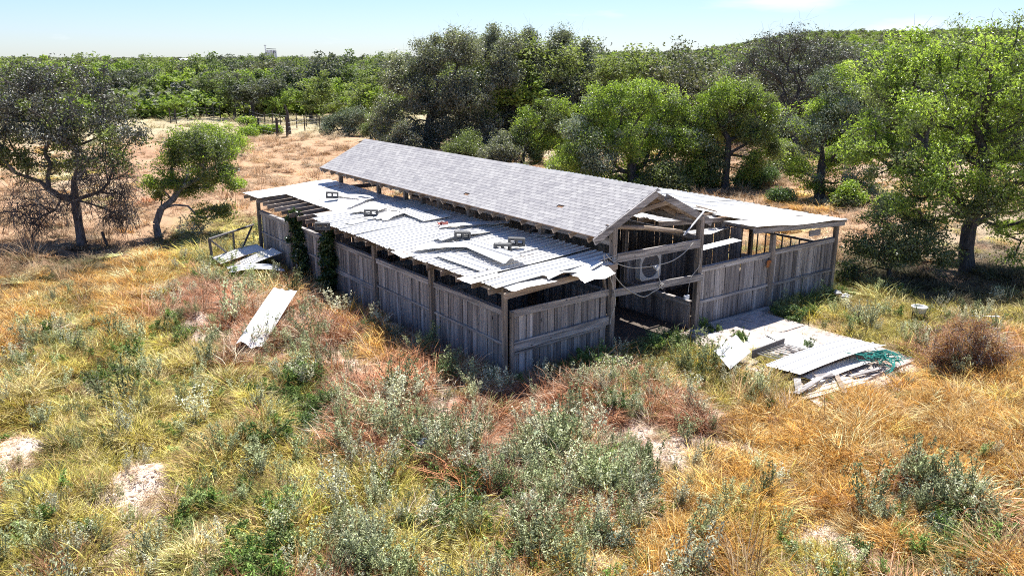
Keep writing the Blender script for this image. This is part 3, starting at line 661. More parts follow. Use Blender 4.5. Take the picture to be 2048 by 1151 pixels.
# ------------------------------------------------------------------ loose things on and about the barn
def loose_sheet(px, py, z, ln, wd, yaw, label, mat='tin', group=None, name='loose_tin_sheet', tilt=(0, 0), **kw):
    p = at_z(px, py, z)
    if z > 2: p.z = lz(min(p.x, 12.2)) + .13 + .018*(kw.get('seed', 0) % 4)
    u = Vector((math.cos(yaw), math.sin(yaw), tilt[0])); v = Vector((-math.sin(yaw), math.cos(yaw), tilt[1]))
    o = rib_sheet(name, wd, ln, M[mat], None, p, u, v, **kw)
    return tag(o, label, 'tin sheet', group)
Rr = math.radians
gs = 'loose tin sheets lying on the left tin roof'
LS = [ # start px, end px on the roof surface, width, mat, lift start/end, kw, label
 ((905, 484), (1008, 533), .62, 'tin', (.10, .20), dict(ribs=.21, bend=lambda t, v: .16*math.sin(3.14*v)*t), 'ribbed tin sheet arched up at its near end, foremost on the left roof'),
 ((868, 505), (958, 538), .42, 'tin', (.07, .10), dict(ribs=.21, jag=.03), 'ribbed tin sheet tucked under the arched foremost one'),
 ((826, 497), (1000, 497), .60, 'tinrust', (.12, .13), dict(flat=True, jag=.08, bend=lambda t, v: .05*math.sin(4*t)*(1-v)), 'long flat tin sheet crossing beneath the two front concrete blocks'),
 ((884, 483), (985, 470), .50, 'tin', (.14, .15), dict(ribs=.24, jag=.03, bend=lambda t, v: .04*math.sin(5*t)), 'bent tin sheet under the third concrete block'),
 ((878, 459), (1018, 461), .34, 'tinrust', (.12, .26), dict(flat=True, bend=lambda t, v: .02*math.sin(5*t)), 'narrow tin strip jutting from sun into the roof shade'),
 ((790, 424), (846, 446), .50, 'tin', (.09, .10), dict(ribs=.12), 'finely ribbed tin sheet near the middle of the upper roof edge'),
 ((846, 446), (905, 440), .45, 'tin', (.08, .10), dict(ribs=.12, jag=.03), 'finely ribbed tin sheet beside the faded red rag'),
 ((772, 441), (820, 430), .62, 'tinrust', (.10, .10), dict(flat=True, jag=.14, bend=lambda t, v: .06*math.sin(3.1*t)), 'curved tin scrap in the middle of the left roof'),
 ((694, 424), (775, 424), .80, 'tinrust', (.08, .10), dict(flat=True, jag=.16, bend=lambda t, v: .05*math.sin(8*t)*(1-v)), 'torn flat tin patch beside the middle concrete block'),
 ((700, 414), (745, 402), .22, 'tinrust', (.05, .10), dict(flat=True, jag=.05, bend=lambda t, v: .05*math.sin(3*t)), 'dark edged tin strip lifting toward the shade'),
 ((668, 393), (745, 403), .20, 'tin', (.06, .14), dict(flat=True, bend=lambda t, v: .06*math.sin(3*t)), 'thin curled tin strip behind the farthest concrete block'),
 ((780, 494), (806, 507), .35, 'tinrust', (.08, .07), dict(flat=True, jag=.06), 'small bent tin flap at the middle of the sunny roof'),
 ((700, 444), (738, 438), .30, 'tin', (.07, .07), dict(flat=True, jag=.06), 'small tin flap near the bare rafters'),
 ((938, 556), (1010, 543), .55, 'tinrust', (.035, .04), dict(flat=True, jag=.05), 'stained flat patch of tin at the eave below the arched sheet'),
 ((1060, 478), (1100, 484), .25, 'tin', (.10, .10), dict(flat=True), 'short tin strip in the shade at the upper roof edge')]
for k_, (pa, pb, wd_, mt_, lf_, kw_, lb_) in enumerate(LS):
    a = at_z(*pa, 2.28); c = at_z(*pb, 2.28)
    a.z = lz(min(a.x, 12.4))+.055+lf_[0]*.55; c.z = lz(min(c.x, 12.4))+.055+lf_[1]*.6; u = c-a; ln_ = u.length; u.normalize(); v_ = Vector((-u.y, u.x, 0)); v_.z = .064*v_.x
    tag(rib_sheet('loose_tin_sheet', wd_, ln_, M[mt_], None, a, u, v_, seed=200+k_, **kw_), lb_, 'tin sheet', gs)
# cinder blocks
def block_mesh():
    b = MB(); l_, h_, t_ = .39, .19, .19
    # two-cell block lying on its side, the holes facing sideways: frame bars + core webs
    w = .047
    b.box((0, 0, h_/2-w/2), (l_, t_, w)); b.box((0, 0, -h_/2+w/2), (l_, t_, w))
    for x in (-l_/2+w/2, 0, l_/2-w/2): b.box((x, 0, 0), (w, t_-.004, h_-2*w))
    o = b.build('concrete_block', M['cinder'], None, (0, 0, 0)); return o
bo = block_mesh(); bmesh_ = bo.data; bpy.data.objects.remove(bo)
blks = [(665, 392, -28, 'concrete block lying farthest back on the left tin roof'), (742, 427, -24, 'concrete block in the middle of the left tin roof'),
        (645, 446, -20, 'concrete block at the outer edge beside the bare rafters'), (925, 475, -26, 'concrete block behind the two front ones on the left roof'),
        (1005, 500, -22, 'foremost concrete block on the left tin roof'), (1033, 491, -30, 'concrete block just behind the foremost one, turned away')]
for (x, y, a, lb) in blks:
    p = at_z(x, y+6, 2.28)
    z = lz(p.x)+.125+.095
    o = obj('concrete_block', bmesh_, None, (p.x, p.y, z), (0, .06, Rr(a))); tag(o, lb, 'concrete block', 'concrete blocks weighing down the left tin roof')
b = MB(); q = at_z(883, 449, 2.36)
for k in range(4): b.box(q + Vector((rnd.uniform(-.15, .15), rnd.uniform(-.1, .1), .01*k)), (.15, .08, .02), Euler((rnd.random(), rnd.random()*.5, rnd.random()*3)).to_matrix())
tag(b.build('red_rag', M['pink'], None, q), 'crumpled faded red rag on the left tin roof', 'rag')
# shutter fan hanging in the aisle
fan = empty('shutter_fan', (13.98, 13.42, 1.45), 'white framed square barn fan with dark round grille hung in the aisle', 'fan')
fc = Vector((13.98, 13.42, 1.80)); S = .70
b = MB()
N_ = 28; Ro = .30
ring = [(fc.x+Ro*math.cos(6.2832*k/N_), fc.z+Ro*math.sin(6.2832*k/N_)) for k in range(N_)]
sq = []
for k in range(N_):
    c, s = math.cos(6.2832*k/N_), math.sin(6.2832*k/N_); m_ = max(abs(c), abs(s)); sq.append((fc.x+S/2*c/m_, fc.z+S/2*s/m_))
V = [(x, fc.y-.08, z) for x, z in sq] + [(x, fc.y-.08, z) for x, z in ring] + [(x, fc.y+.08, z) for x, z in sq] + [(x, fc.y+.08, z) for x, z in ring]
F = []
for k in range(N_):
    j = (k+1) % N_; F += [(k, N_+k, N_+j, j), (2*N_+k, 2*N_+j, 3*N_+j, 3*N_+k), (k, j, 2*N_+j, 2*N_+k), (N_+k, 3*N_+k, 3*N_+j, N_+j)]
b.add(V, F); b.build('housing', plain('fan_paint', (.36, .37, .40), .6, .25, 6), fan)
b = MB()
for k in range(9): b.beam((fc.x-.27, fc.y-.05, fc.z-.24+.06*k), (fc.x+.27, fc.y-.05, fc.z-.24+.06*k), .004, .05, (0, .6, 1))
b.build('louvres', M['steel'], fan)
b = MB()
for k in range(5):
    a = 6.2832*k/5; R0 = Matrix.Rotation(a, 3, 'Y')
    b.box(fc + Vector((0, .03, 0)) + R0 @ Vector((.14, 0, 0)), (.24, .012, .10), R0 @ Euler((.5, 0, 0)).to_matrix())
b.build('blade', M['steel'], fan)
b = MB(); b.tube([fc+Vector((0, -.10, 0)), fc+Vector((0, .07, 0))], .05, 12); b.build('hub', M['steel'], fan)
# clip lamp and cords strung across the aisle
lamp = empty('clamp_lamp', at_y(1311, 536, 12.86), 'small white lamp hanging from the cord over the aisle rail', 'lamp'); lp = wloc(lamp)
b = MB(); b.tube([lp+Vector((0, .05, .02)), lp+Vector((0, 0, .02)), lp+Vector((.02, -.07, 0))], [.03, .045, .075], 12); b.build('shade', M['white'], lamp)
b = MB(); b.tube([lp+Vector((0, .05, .02)), lp+Vector((0, .12, .04))], .028, 8); b.build('socket', M['steel'], lamp)
def spline(pts, n=8):
    P = [Vector(p) for p in pts]; P = [P[0]]+P+[P[-1]]; out = []
    for i in range(1, len(P)-2):
        for k in range(n):
            t = k/n; a, b_, c, d = P[i-1], P[i], P[i+1], P[i+2]
            out.append(.5*((2*b_)+(c-a)*t+(2*a-5*b_+4*c-d)*t*t+(3*b_-a-3*c+d)*t**3))
    out.append(P[-2]); return out
def cord(pts, label, Y=12.80, r=.011):
    P = spline([at_y(x, y, Y) for x, y in pts]); b = MB(); b.tube(P, r, 5)
    tag(b.build('electric_cord', M['cord'], None, P[0], True), label, 'cord', 'cords hanging across the aisle opening')
cord([(1212, 508), (1222, 519), (1240, 529), (1265, 535), (1290, 534), (1309, 531), (1340, 523), (1365, 508), (1388, 484)], 'cord swagged from the left aisle post over the fan to the right post')
cord([(1208, 508), (1210, 522), (1225, 545), (1245, 570), (1268, 586), (1288, 593), (1305, 584), (1322, 572), (1318, 556), (1316, 540)], 'cord looping lowest below the aisle rail and back up to the lamp')
cord([(1214, 520), (1221, 555), (1229, 585), (1230, 610), (1223, 632), (1220, 648)], 'cord dangling free beside the left aisle post')
cord([(1403, 497), (1399, 530), (1382, 555), (1376, 585)], 'thin cord running down to the white outlet box', 12.78, .007)
cord([(1322, 572), (1328, 567), (1325, 577), (1318, 570), (1325, 566)], 'knotted cord end at the aisle rail', 12.78, .010)
b = MB(); q = at_y(1373, 594, 12.82); b.box(q, (.15, .05, .10)); b.box(q+Vector((0, -.028, 0)), (.10, .008, .06))
tag(b.build('outlet_box', M['white'], None, q), 'small white outlet box on the right aisle post', 'outlet box')
b = MB()
for k in range(5): b.tube([(12.25+.02*k, 12.86-.008*k, 2.33), (12.22+.02*k, 12.80, 2.25), (12.36, 12.80-.01*k, 2.28+.01*k)], .010, 5)
tag(b.build('cord_bundle', M['cord'], None, (12.3, 12.8, 2.3)), 'cord wound round the left aisle post near the beam', 'cord')
# tilted strip of wood / tin at the right post top
b = MB(); b.beam(at_y(1368, 470, 12.75), at_y(1410, 420, 12.70), .05, .012)
tag(b.build('loose_batten', M['tinwhite'], None, at_y(1368, 470, 12.75)), 'pale metal strip leaning across the right aisle post top', 'metal strip')
b = MB(); b.beam(at_z(1392, 412, 2.6), at_z(1434, 423, 2.5), .05, .03)
tag(b.build('loose_batten', M['rafter'], None, at_z(1392, 412, 2.6)), 'grey batten lying on the right tin roof', 'batten')
# ---- left end gate and fallen sheets
g0 = at_z(428, 535); g1 = Vector((9.35, 27.9, 0)); gp = [at_z(428, 535), at_z(484, 517)]
gate = empty('pipe_gate', (g0.x, g0.y, 0), 'rusty brown pen panel with diagonal braces off the far left corner', 'pen panel')
zt = .95
b = MB(); b.tube([(g0.x, g0.y, -.1), (g0.x-.05, g0.y+.05, zt)], .045, 8); b.build('post', M['steel'], gate)
b = MB(); b.tube([(g0.x-.05, g0.y+.05, zt), (g1.x, g1.y, zt+.05)], .04, 8); b.build('top_bar', M['steel'], gate)
b = MB(); b.tube([(g0.x, g0.y, zt-.05), (g0.x+(g1.x-g0.x)*.45, g0.y+(g1.y-g0.y)*.45, .12)], .035, 8); b.build('brace', M['steel'], gate)
b = MB(); b.tube([(g1.x-.05, g1.y, zt), (g0.x+(g1.x-g0.x)*.60, g0.y+(g1.y-g0.y)*.60, .12)], .035, 8); b.build('brace', M['steel'], gate)
b = MB(); b.tube([(g0.x+(g1.x-g0.x)*.5, g0.y+(g1.y-g0.y)*.5, -.1), (g0.x+(g1.x-g0.x)*.5, g0.y+(g1.y-g0.y)*.5, zt)], .035, 8); b.build('post', M['steel'], gate)
gl = 'tin sheets fallen at the far left corner'
tag(rib_sheet('fallen_tin_sheet', .9, 1.6, M['tin'], None, (9.25, 25.0, .55), (-1.4, .1, -.45), (0, 1, 0), seed=301, bend=lambda t, v: .06*math.sin(3*t)), 'fallen ribbed tin sheet leaning from the wall by the vine', 'tin sheet', gl)
tag(rib_sheet('fallen_tin_sheet', .9, 1.5, M['tin'], None, (9.1, 26.0, .40), (-2.0, .2, -.2), (0, 1, .05), seed=302, bend=lambda t, v: .08*math.sin(3*t+1)), 'fallen ribbed tin sheet next to the pen panel', 'tin sheet', gl)
tag(rib_sheet('fallen_tin_sheet', .7, 1.7, M['tinwhite'], None, (8.9, 23.9, .22), (-1.5, .7, .04), (.2, 1, .02), seed=303, jag=.15, bend=lambda t, v: .1*math.sin(3.1*t)), 'crumpled pale tin sheet outermost of the fallen ones', 'tin sheet', gl)
# white sheet in the grass
q = at_z(470, 690, .45)
tag(rib_sheet('bent_sheet', .58, 3.1, M['tinwhite'], None, q, (at_z(528, 604, .80)-q), (.8, -.25, -.25), seed=310, flat=True, jag=.18, bend=lambda t, v: .05*math.sin(3*t)+.04*math.sin(9*v)), 'white bent sheet half buried in reddish grass left of the barn', 'sheet')
# ------------------------------------------------------------------ debris right of the aisle
slab = MB()
for i in range(4):
    for j in range(3):
        x0, y0 = 13.95+.95*i, 8.5+1.48*j
        slab.box((x0+.46, y0+.73, .02+.004*((i*3+j) % 3)), (.925, 1.455, .09), Euler((rnd.gauss(0, .012), rnd.gauss(0, .012), rnd.gauss(0, .006))).to_matrix())
tag(slab.build('concrete_pad', M['concrete'], None, (15.8, 10.7, 0)), kind='structure')
gd = 'scrap on the concrete pad'
def gsheet(P0, P1, wd, z, label, mat='tin', **kw):
    a = at_z(*P0, z); c = at_z(*P1, z); u = (c-a); ln = u.length; u.normalize(); v = Vector((-u.y, u.x, kw.pop('vt', 0)))
    return tag(rib_sheet('scrap_tin_sheet', wd, ln, M[mat], None, a, u + Vector((0, 0, kw.pop('ut', 0))), v, **kw), label, 'tin sheet', gd)
gsheet((1604, 749), (1772, 691), .92, .30, 'largest tin sheet, white and bowed, atop the scrap pile', seed=401, ribs=.3, bend=lambda t, v: .05*math.sin(3.1*t)-.03*v, vt=-.06)
gsheet((1640, 764), (1742, 722), .42, .17, 'narrow tin sheet under the edge of the largest one', seed=402, flat=True, bend=lambda t, v: .02*math.sin(4*t))
gsheet((1612, 800), (1735, 765), .52, .10, 'tin sheet with a torn front edge at the front of the pile', 'tinrust', seed=403, ribs=.16, jag=.12)
gsheet((1596, 784), (1640, 812), .35, .09, 'short flat tin piece at the near left of the pile', 'tinwhite', seed=404, flat=True)
gsheet((1470, 704), (1560, 684), .70, .08, 'pale flat panel at the left back of the scrap', 'tinwhite', seed=405, flat=True)
gsheet((1530, 668), (1590, 700), .85, .10, 'pale sheet with a dark slot on the pad behind the wire rack', 'tinrust', seed=406, flat=True)
gsheet((1460, 738), (1502, 703), .50, .28, 'upright bent white sheet left of the wire rack', 'tinwhite', seed=407, flat=True, vt=.9)
rk = at_z(1500, 712, .10); rack = empty('wire_rack', (rk.x, rk.y, .1), 'collapsed dark shelf frame with thin pale rods on the pad', 'rack')
ra = at_z(1505, 708, .30); rb = at_z(1568, 684, .30)
b = MB(); b.beam(ra, rb, .03, .20); b.build('side_panel', M['steel'], rack)
for k in range(9):
    t = .12+.1*k; p = ra.lerp(rb, t); q = p + Vector((.55, -1.05, -.16)) + Vector((rnd.uniform(-.2, .2), rnd.uniform(-.1, .1), 0))
    b = MB(); b.tube([p, q], .014, 5); b.build('rod', M['cord'], rack)
pl = [((1575, 692), (1612, 712), 'thin grey plank crossing the rods'), ((1470, 738), (1478, 700), 'short weathered plank leaning at the left of the scrap'), ((1630, 745), (1690, 733), 'grey plank under the tin sheets'), ((1560, 740), (1610, 722), 'narrow plank left of the largest sheet'), ((1700, 752), (1760, 736), 'plank edge poking out beside the netting')]
for a, c, lb in pl:
    b = MB(); b.beam(at_z(*a, .12), at_z(*c, .15), .09, .03); tag(b.build('scrap_plank', M['wood_x'], None, at_z(*a, .12)), lb, 'plank', gd)
for k in range(9):
    zz = .12+.012*k; x_ = rnd.uniform(1500, 1700); y_ = rnd.uniform(690, 790) if x_ > 1580 else rnd.uniform(690, 735); a_ = rnd.uniform(-.9, .3)+.5; l_ = rnd.uniform(.35, 1.1)
    q = at_z(x_, y_, zz); e = q+Vector((math.cos(a_)*l_, math.sin(a_)*l_, rnd.uniform(-.03, .06)))
    b = MB(); b.beam(q, e, rnd.uniform(.05, .16), .022, (rnd.uniform(-.2, .2), 0, 1))
    tag(b.build('broken_board', M[('wood_x', 'rafter', 'wood_x', 'wood_x')[k % 4]], None, q), 'broken board jumbled in the weedy scrap pile', 'board', 'broken boards in the scrap pile')
# netting: a crumpled open mesh
nv = []; q = at_z(1752, 728, .1); net = MB()
for k in range(26):
    a = rnd.uniform(0, 6.28); r0 = rnd.uniform(0, .42)
    P = [q + Vector((.30*math.cos(a)*r0*3 + .12*j*math.cos(a*3+j), -.10+.28*math.sin(a)*r0*2.4 + .12*j*math.sin(a*2+j), max(.05, .22-.5*r0*r0)+.05*math.sin(j*2+k))) for j in range(5)]
    net.tube(spline(P, 3), .011, 4)
tag(net.build('garden_netting', M['teal'], None, q), 'crumpled teal green plastic netting at the pile right end', 'netting')
# galvanised tub, rocks of plaster
q = at_z(1835, 645); tub = empty('metal_tub', (q.x, q.y, ghf(q.x, q.y)), 'small round white rimmed galvanised tub standing in the grass', 'tub'); z0 = .28
q = Vector((q.x, q.y, z0))
b = MB(); N_ = 24
prof = [(.15, 0), (.195, .16), (.205, .165), (.20, .15), (.19, .13), (.14, .02)]
V = [(q.x+r*math.cos(6.2832*k/N_), q.y+r*math.sin(6.2832*k/N_), q.z+h) for r, h in prof for k in range(N_)]
F = [(i*N_+k, i*N_+(k+1) % N_, (i+1)*N_+(k+1) % N_, (i+1)*N_+k) for i in range(len(prof)-1) for k in range(N_)]
b.add(V, F); b.build('bowl', M['tin'], tub, smooth_=True)
b = MB(); b.tube([q+Vector((0, 0, .105)), q+Vector((0, 0, .112))], .182, 24); b.build('pale_fill', M['tinwhite'], tub)
for (dx, dy) in ((.12, .12), (-.12, .1), (0, -.15)):
    b = MB(); b.tube([(q.x+dx, q.y+dy, -.1), (q.x+dx, q.y+dy, q.z+.01)], .02, 6); b.build('leg', M['steel'], tub)
def lump(name, p, s, mat, label, cat, seed, group=None):
    r = random.Random(seed); import bmesh
    bm = bmesh.new(); bmesh.ops.create_icosphere(bm, subdivisions=3, radius=1)
    ph = [r.uniform(0, 6) for _ in range(6)]
    for v in bm.verts:
        n_ = 1+.22*math.sin(3*v.co.x+ph[0])*math.sin(4*v.co.y+ph[1])+.15*math.sin(7*v.co.z+ph[2]+5*v.co.x)+.05*r.uniform(-1, 1)
        v.co = Vector((v.co.x*s[0], v.co.y*s[1], v.co.z*s[2]))*n_
    me = bpy.data.meshes.new(name); bm.to_mesh(me); bm.free(); me.materials.append(mat)
    o = obj(name, me, None, p, (0, 0, r.uniform(0, 3))); return tag(o, label, cat, group)
for i, (x, y, s, lb) in enumerate(((1672, 607, .13, 'white plastic lump farther back in the grass right of the barn'), (1688, 615, .17, 'white crumpled plastic lump nearer in the grass right of the barn'))):
    q = at_z(x, y); lump('plastic_scrap', (q.x, q.y, .32), (s*.95, s*.7, s*.5), plain('dusty_plastic', (.5, .48, .45), .7, .2, 8), lb, 'scrap', i+5, 'white scrap beside the barn')
loose_sheet(1945, 632, .2, .7, .08, Rr(-40), 'narrow white strip lying in the grass under the right tree', 'tinwhite', name='white_strip', flat=True)
loose_sheet(640+20, 535+10, .2, .9, .5, Rr(-60), 'small white scrap in shade behind the ivy', 'tinwhite', name='white_strip', flat=True)
q = at_z(845, 893, .25); lump('plastic_bag', (q.x, q.y, ghf(q.x, q.y)+.22), (.15, .12, .14), plain('grey_plastic', (.10, .115, .12), .3, .4, 20), 'crumpled blue grey plastic bag among silver weeds', 'bag', 33)

# ------------------------------------------------------------------ trees
def leaf_cloud(C, Rad, n_each, size, rng, flat=.75, up=.35, asp=.5):
    """diamond leaves scattered in clumps; returns V, F, v (per face), c (per face)"""
    K = len(C); idx = np.repeat(np.arange(K), n_each); n = len(idx)
    d = rng.normal(size=(n, 3)); d /= np.linalg.norm(d, axis=1, keepdims=True)
    r = rng.uniform(0, 1, n)**.45
    P = C[idx] + d*np.array([1, 1, flat])*(Rad[idx]*r)[:, None]
    nr = rng.normal(size=(n, 3)) + d*.7 + np.array([0, 0, up]); nr /= np.linalg.norm(nr, axis=1, keepdims=True)
    t = rng.normal(size=(n, 3)); t -= (t*nr).sum(1, keepdims=True)*nr; t /= np.linalg.norm(t, axis=1, keepdims=True)
    s = np.cross(nr, t); sz = size*rng.uniform(.6, 1.35, n)
    a = t*(sz*.5)[:, None]; b_ = s*(sz*.5*asp)[:, None]
    fold = nr*(sz*.10)[:, None]
    V = np.stack([P-a, P+b_+fold, P+a, P-b_+fold], 1).reshape(-1, 3)
    F = np.arange(4*n).reshape(-1, 4)
    c = rng.uniform(0, 1, K)[idx]
    return V, F, rng.uniform(0, 1, n), c
def frusta(segs, n=5):
    """segs: list of (p0, p1, r0, r1)"""
    P0 = np.array([s[0] for s in segs]); P1 = np.array([s[1] for s in segs]); R0 = np.array([s[2] for s in segs]); R1 = np.array([s[3] for s in segs])
    d = P1-P0; l = np.linalg.norm(d, axis=1, keepdims=True)+1e-9; d = d/l
    ref = np.where(np.abs(d[:, 2:3]) > .9, np.array([[1., 0, 0]]), np.array([[0, 0, 1.]]))
    a = np.cross(d, ref); a /= np.linalg.norm(a, axis=1, keepdims=True); b_ = np.cross(d, a)
    ang_ = np.arange(n)*6.2832/n; cs = np.cos(ang_)[None, :, None]; sn = np.sin(ang_)[None, :, None]
    ringd = a[:, None]*cs + b_[:, None]*sn
    V = np.concatenate([P0[:, None]+ringd*R0[:, None, None], P1[:, None]+ringd*R1[:, None, None]], 1)
    K = len(segs); base = (np.arange(K)*2*n)[:, None]; k = np.arange(n)[None]; k2 = (k+1) % n
    F = np.stack([base+k, base+k2, base+n+k2, base+n+k], 2).reshape(-1, 4)
    return V.reshape(-1, 3), F
def skeleton(trunk, targets, rng, step=.5, rtip=.012, rmax=.25, trunk_r=None):
    nodes = [np.array(p, float) for p in trunk]; par = [-1]+list(range(len(trunk)-1)); plen = [0.0]
    for i in range(1, len(nodes)): plen.append(plen[-1]+np.linalg.norm(nodes[i]-nodes[i-1]))
    top = nodes[-1]; T = sorted(targets, key=lambda t: np.linalg.norm(t-top)); ends = []
    nt0 = max(1, int(len(trunk)*.55))
    for t in T:
        NA = np.array(nodes); d = np.linalg.norm(NA-t, axis=1); cost = d + .25*np.array(plen) + 1.2*np.maximum(0, NA[:, 2]-t[2]); cost[:nt0] += 5
        j = int(np.argmin(cost)); p = nodes[j]; dist = d[j]; n = max(1, int(dist/step)); cur = j
        sag = rng.normal(size=3)*.08*dist + np.array([0, 0, .10*dist])
        for k in range(1, n+1):
            f = k/n; q = p*(1-f)+t*f + sag*math.sin(math.pi*f) + (rng.normal(size=3)*.05*step if k < n else 0)
            nodes.append(q); par.append(cur); plen.append(plen[cur]+np.linalg.norm(q-nodes[cur])); cur = len(nodes)-1
        ends.append(cur)
    rad = np.zeros(len(nodes)); cnt = np.zeros(len(nodes))
    for e in ends: cnt[e] += 1
    for i in range(len(nodes)-1, 0, -1): cnt[par[i]] += cnt[i]
    cnt = np.maximum(cnt, .6); rad = rtip*cnt**.45; f = min(1, rmax/rad.max()) if rad.max() > 0 else 1
    rad = np.maximum(rad*f, rtip*.6)
    m_ = len(trunk); r0 = rmax
    for i in range(m_): rad[i] = max(rad[i], rmax*(1.25-.45*i/m_) if i == 0 else rmax*(1-.35*i/m_))
    segs = [(nodes[par[i]], nodes[i], min(rad[par[i]], rad[i]*1.5) if i >= m_ else rad[par[i]], rad[i]) for i in range(1, len(nodes))]
    return segs, nodes
def twigs(C, Rad, n_each, rng, ln=.5, r=.006, droop=.6):
    idx = np.repeat(np.arange(len(C)), n_each); n = len(idx)
    d = rng.normal(size=(n, 3)); d[:, 2] -= droop; d /= np.linalg.norm(d, axis=1, keepdims=True)
    p0 = C[idx] + rng.normal(size=(n, 3))*(Rad[idx]*.45)[:, None]; l = ln*rng.uniform(.4, 1.2, n)[:, None]
    p1 = p0 + d*l*.55; d2 = d + rng.normal(size=(n, 3))*.35; d2[:, 2] -= droop*.3; p2 = p1+d2*l*.45
    return [(a, b_, r, r*.8) for a, b_ in zip(p0, p1)] + [(a, b_, r*.8, r*.4) for a, b_ in zip(p1, p2)]
def tree(name, base, trunk, blobs, leaf, label, seed, n_clump, n_leaf, size, clump_r=.45, cat='tree', group=None, bark='bark', rmax=.2, dead=None, tw=0, fill=.45, asp=.5, flat=.75, parts=('trunk', 'crown'), second=.45):
    """trunk: world points; blobs: (centre xyz, radius)"""
    rng = np.random.default_rng(seed); base = np.array(base)
    n_clump = int(n_clump*1.3); n_leaf = int(n_leaf*1.6); clump_r *= 1.25; size *= .93
    root = empty(name, base, label, cat, group)
    vol = np.array([b_[1]**2.2 for b_ in blobs]); vol /= vol.sum(); pick = rng.choice(len(blobs), n_clump, p=vol)
    BC = np.array([b_[0] for b_ in blobs]); BR = np.array([b_[1] for b_ in blobs])
    d = rng.normal(size=(n_clump, 3)); d /= np.linalg.norm(d, axis=1, keepdims=True); d[:, 2] = np.where(d[:, 2] < -.3, d[:, 2]*.6, d[:, 2])
    C = BC[pick] + d*(BR[pick]*rng.uniform(0, 1, n_clump)**fill)[:, None]
    gz = gh(C[:, 0], C[:, 1]); C[:, 2] = np.maximum(C[:, 2], gz+.3)
    Rad = clump_r*rng.uniform(.6, 1.35, n_clump)
    targets = list(C); extra = []
    if dead is not None:
        DC = np.array([b_[0] for b_ in dead[0]]); DR = np.array([b_[1] for b_ in dead[0]]); kk = rng.choice(len(DC), dead[1])
        D = DC[kk] + rng.normal(size=(dead[1], 3))*(DR[kk]*.45)[:, None]; D[:, 2] = np.maximum(D[:, 2], .4); targets += list(D)
        extra = twigs(D, np.full(len(D), .4), dead[2], rng, dead[3], .009, 1.0)
    segs, nodes = skeleton(trunk, targets, rng, .45, .014, rmax)
    V, F = frusta(segs, 6 if rmax > .12 else 5)
    if tw: extra = extra + twigs(C, Rad, tw, rng, clump_r*1.3, .005, .1)
    if extra:
        V2, F2 = frusta(extra, 3); F = np.concatenate([F, F2+len(V)]); V = np.concatenate([V, V2])
    me = fast_mesh(parts[0], V-base, F, M[bark], None, True); obj(parts[0], me, root, base)
    V, F, v, c = leaf_cloud(C, Rad, n_leaf, size, rng, flat, asp=asp)
    la, lb_ = leaf if isinstance(leaf, tuple) else (leaf, None)
    me = fast_mesh(parts[1], V-base, F, LM[la], {'v': ('FACE', 'FLOAT', v.astype(np.float32)), 'c': ('FACE', 'FLOAT', c.astype(np.float32))})
    if lb_:
        me.materials.append(LM[lb_]); bp_ = rng.uniform(0, 1, len(blobs)) < second
        mi = np.where(rng.uniform(0, 1, n_clump) < .15, ~bp_[pick], bp_[pick]).astype(np.int32)
        me.polygons.foreach_set('material_index', np.repeat(mi, n_leaf))
    obj(parts[1], me, root, base)
    return root
def ptree(name, base, tops, blobs, leaf, label, seed, n_clump, n_leaf, size, dd=None, **kw):
    """base, trunk points and crown blobs measured in the photograph at the tree's own distance"""
    q = at_z(*base); q.z = ghf(q.x, q.y); dep = dd or depth(q)
    if dd: q2 = at_d(base[0], base[1], dd); q = Vector((q2.x, q2.y, ghf(q2.x, q2.y)))
    T = [np.array(q)-np.array([0, 0, .15])]
    for (x, y, o_) in tops: T.append(np.array(at_d(x, y, dep+o_)))
    fl = Vector((FW.x, FW.y, 0)).normalized(); rr = np.random.default_rng(seed+500)
    def mk(bl):
        out = []
        for t in bl:
            o_ = t[3] if len(t) > 3 else rr.uniform(-.6, .6)*t[2]/1632*dep*1.3
            out.append((np.array(at_d(t[0], t[1], dep+o_)), t[2]/1632*dep))
        return out
    if kw.get('dead'): kw['dead'] = (mk(kw['dead'][0]),)+tuple(kw['dead'][1:])
    return tree(name, tuple(q), T, mk(blobs), leaf, label, seed, n_clump, n_leaf, size, **kw)

# left foreground tree, half its lower boughs dead
ptree('elm_tree', (165, 494), [(156, 440, 0), (150, 400, .1), (148, 360, 0)],
      [(60, 180, 55), (130, 160, 45), (30, 250, 60), (200, 180, 45), (110, 250, 70), (190, 250, 65), (245, 225, 38), (40, 320, 50), (120, 320, 60), (205, 310, 55), (270, 270, 28), (-30, 200, 70), (-20, 300, 60), (270, 330, 15), (60, 130+30, 30)],
      ('oakgrey', 'elm'), 'wide tree at the left edge with leafless hanging lower boughs', 21, 300, 52, .105, clump_r=.34, rmax=.15, asp=.55,
      dead=([(60, 390, 60), (130, 400, 50), (205, 385, 50), (250, 370, 30), (235, 425, 20), (80, 440, 30), (30, 420, 30), (170, 370, 50), (220, 330, 40)], 120, 13, .85), second=.3, tw=3, bark='barkdead')
ptree('small_oak', (318, 476), [(312, 448, 0), (322, 418, 0), (345, 400, 0), (362, 375, 0)],
      [(400, 300, 42), (350, 315, 32), (440, 300, 38), (325, 360, 32), (390, 365, 42), (440, 345, 32), (465, 365, 22), (355, 285, 24), (430, 420, 24), (400, 428, 18), (450, 425, 18), (310, 390, 15)],
      ('green', 'elm'), 'small tree with a pale forked trunk left of the barn', 22, 170, 80, .10, clump_r=.28, rmax=.13, bark='barkpale', tw=3)
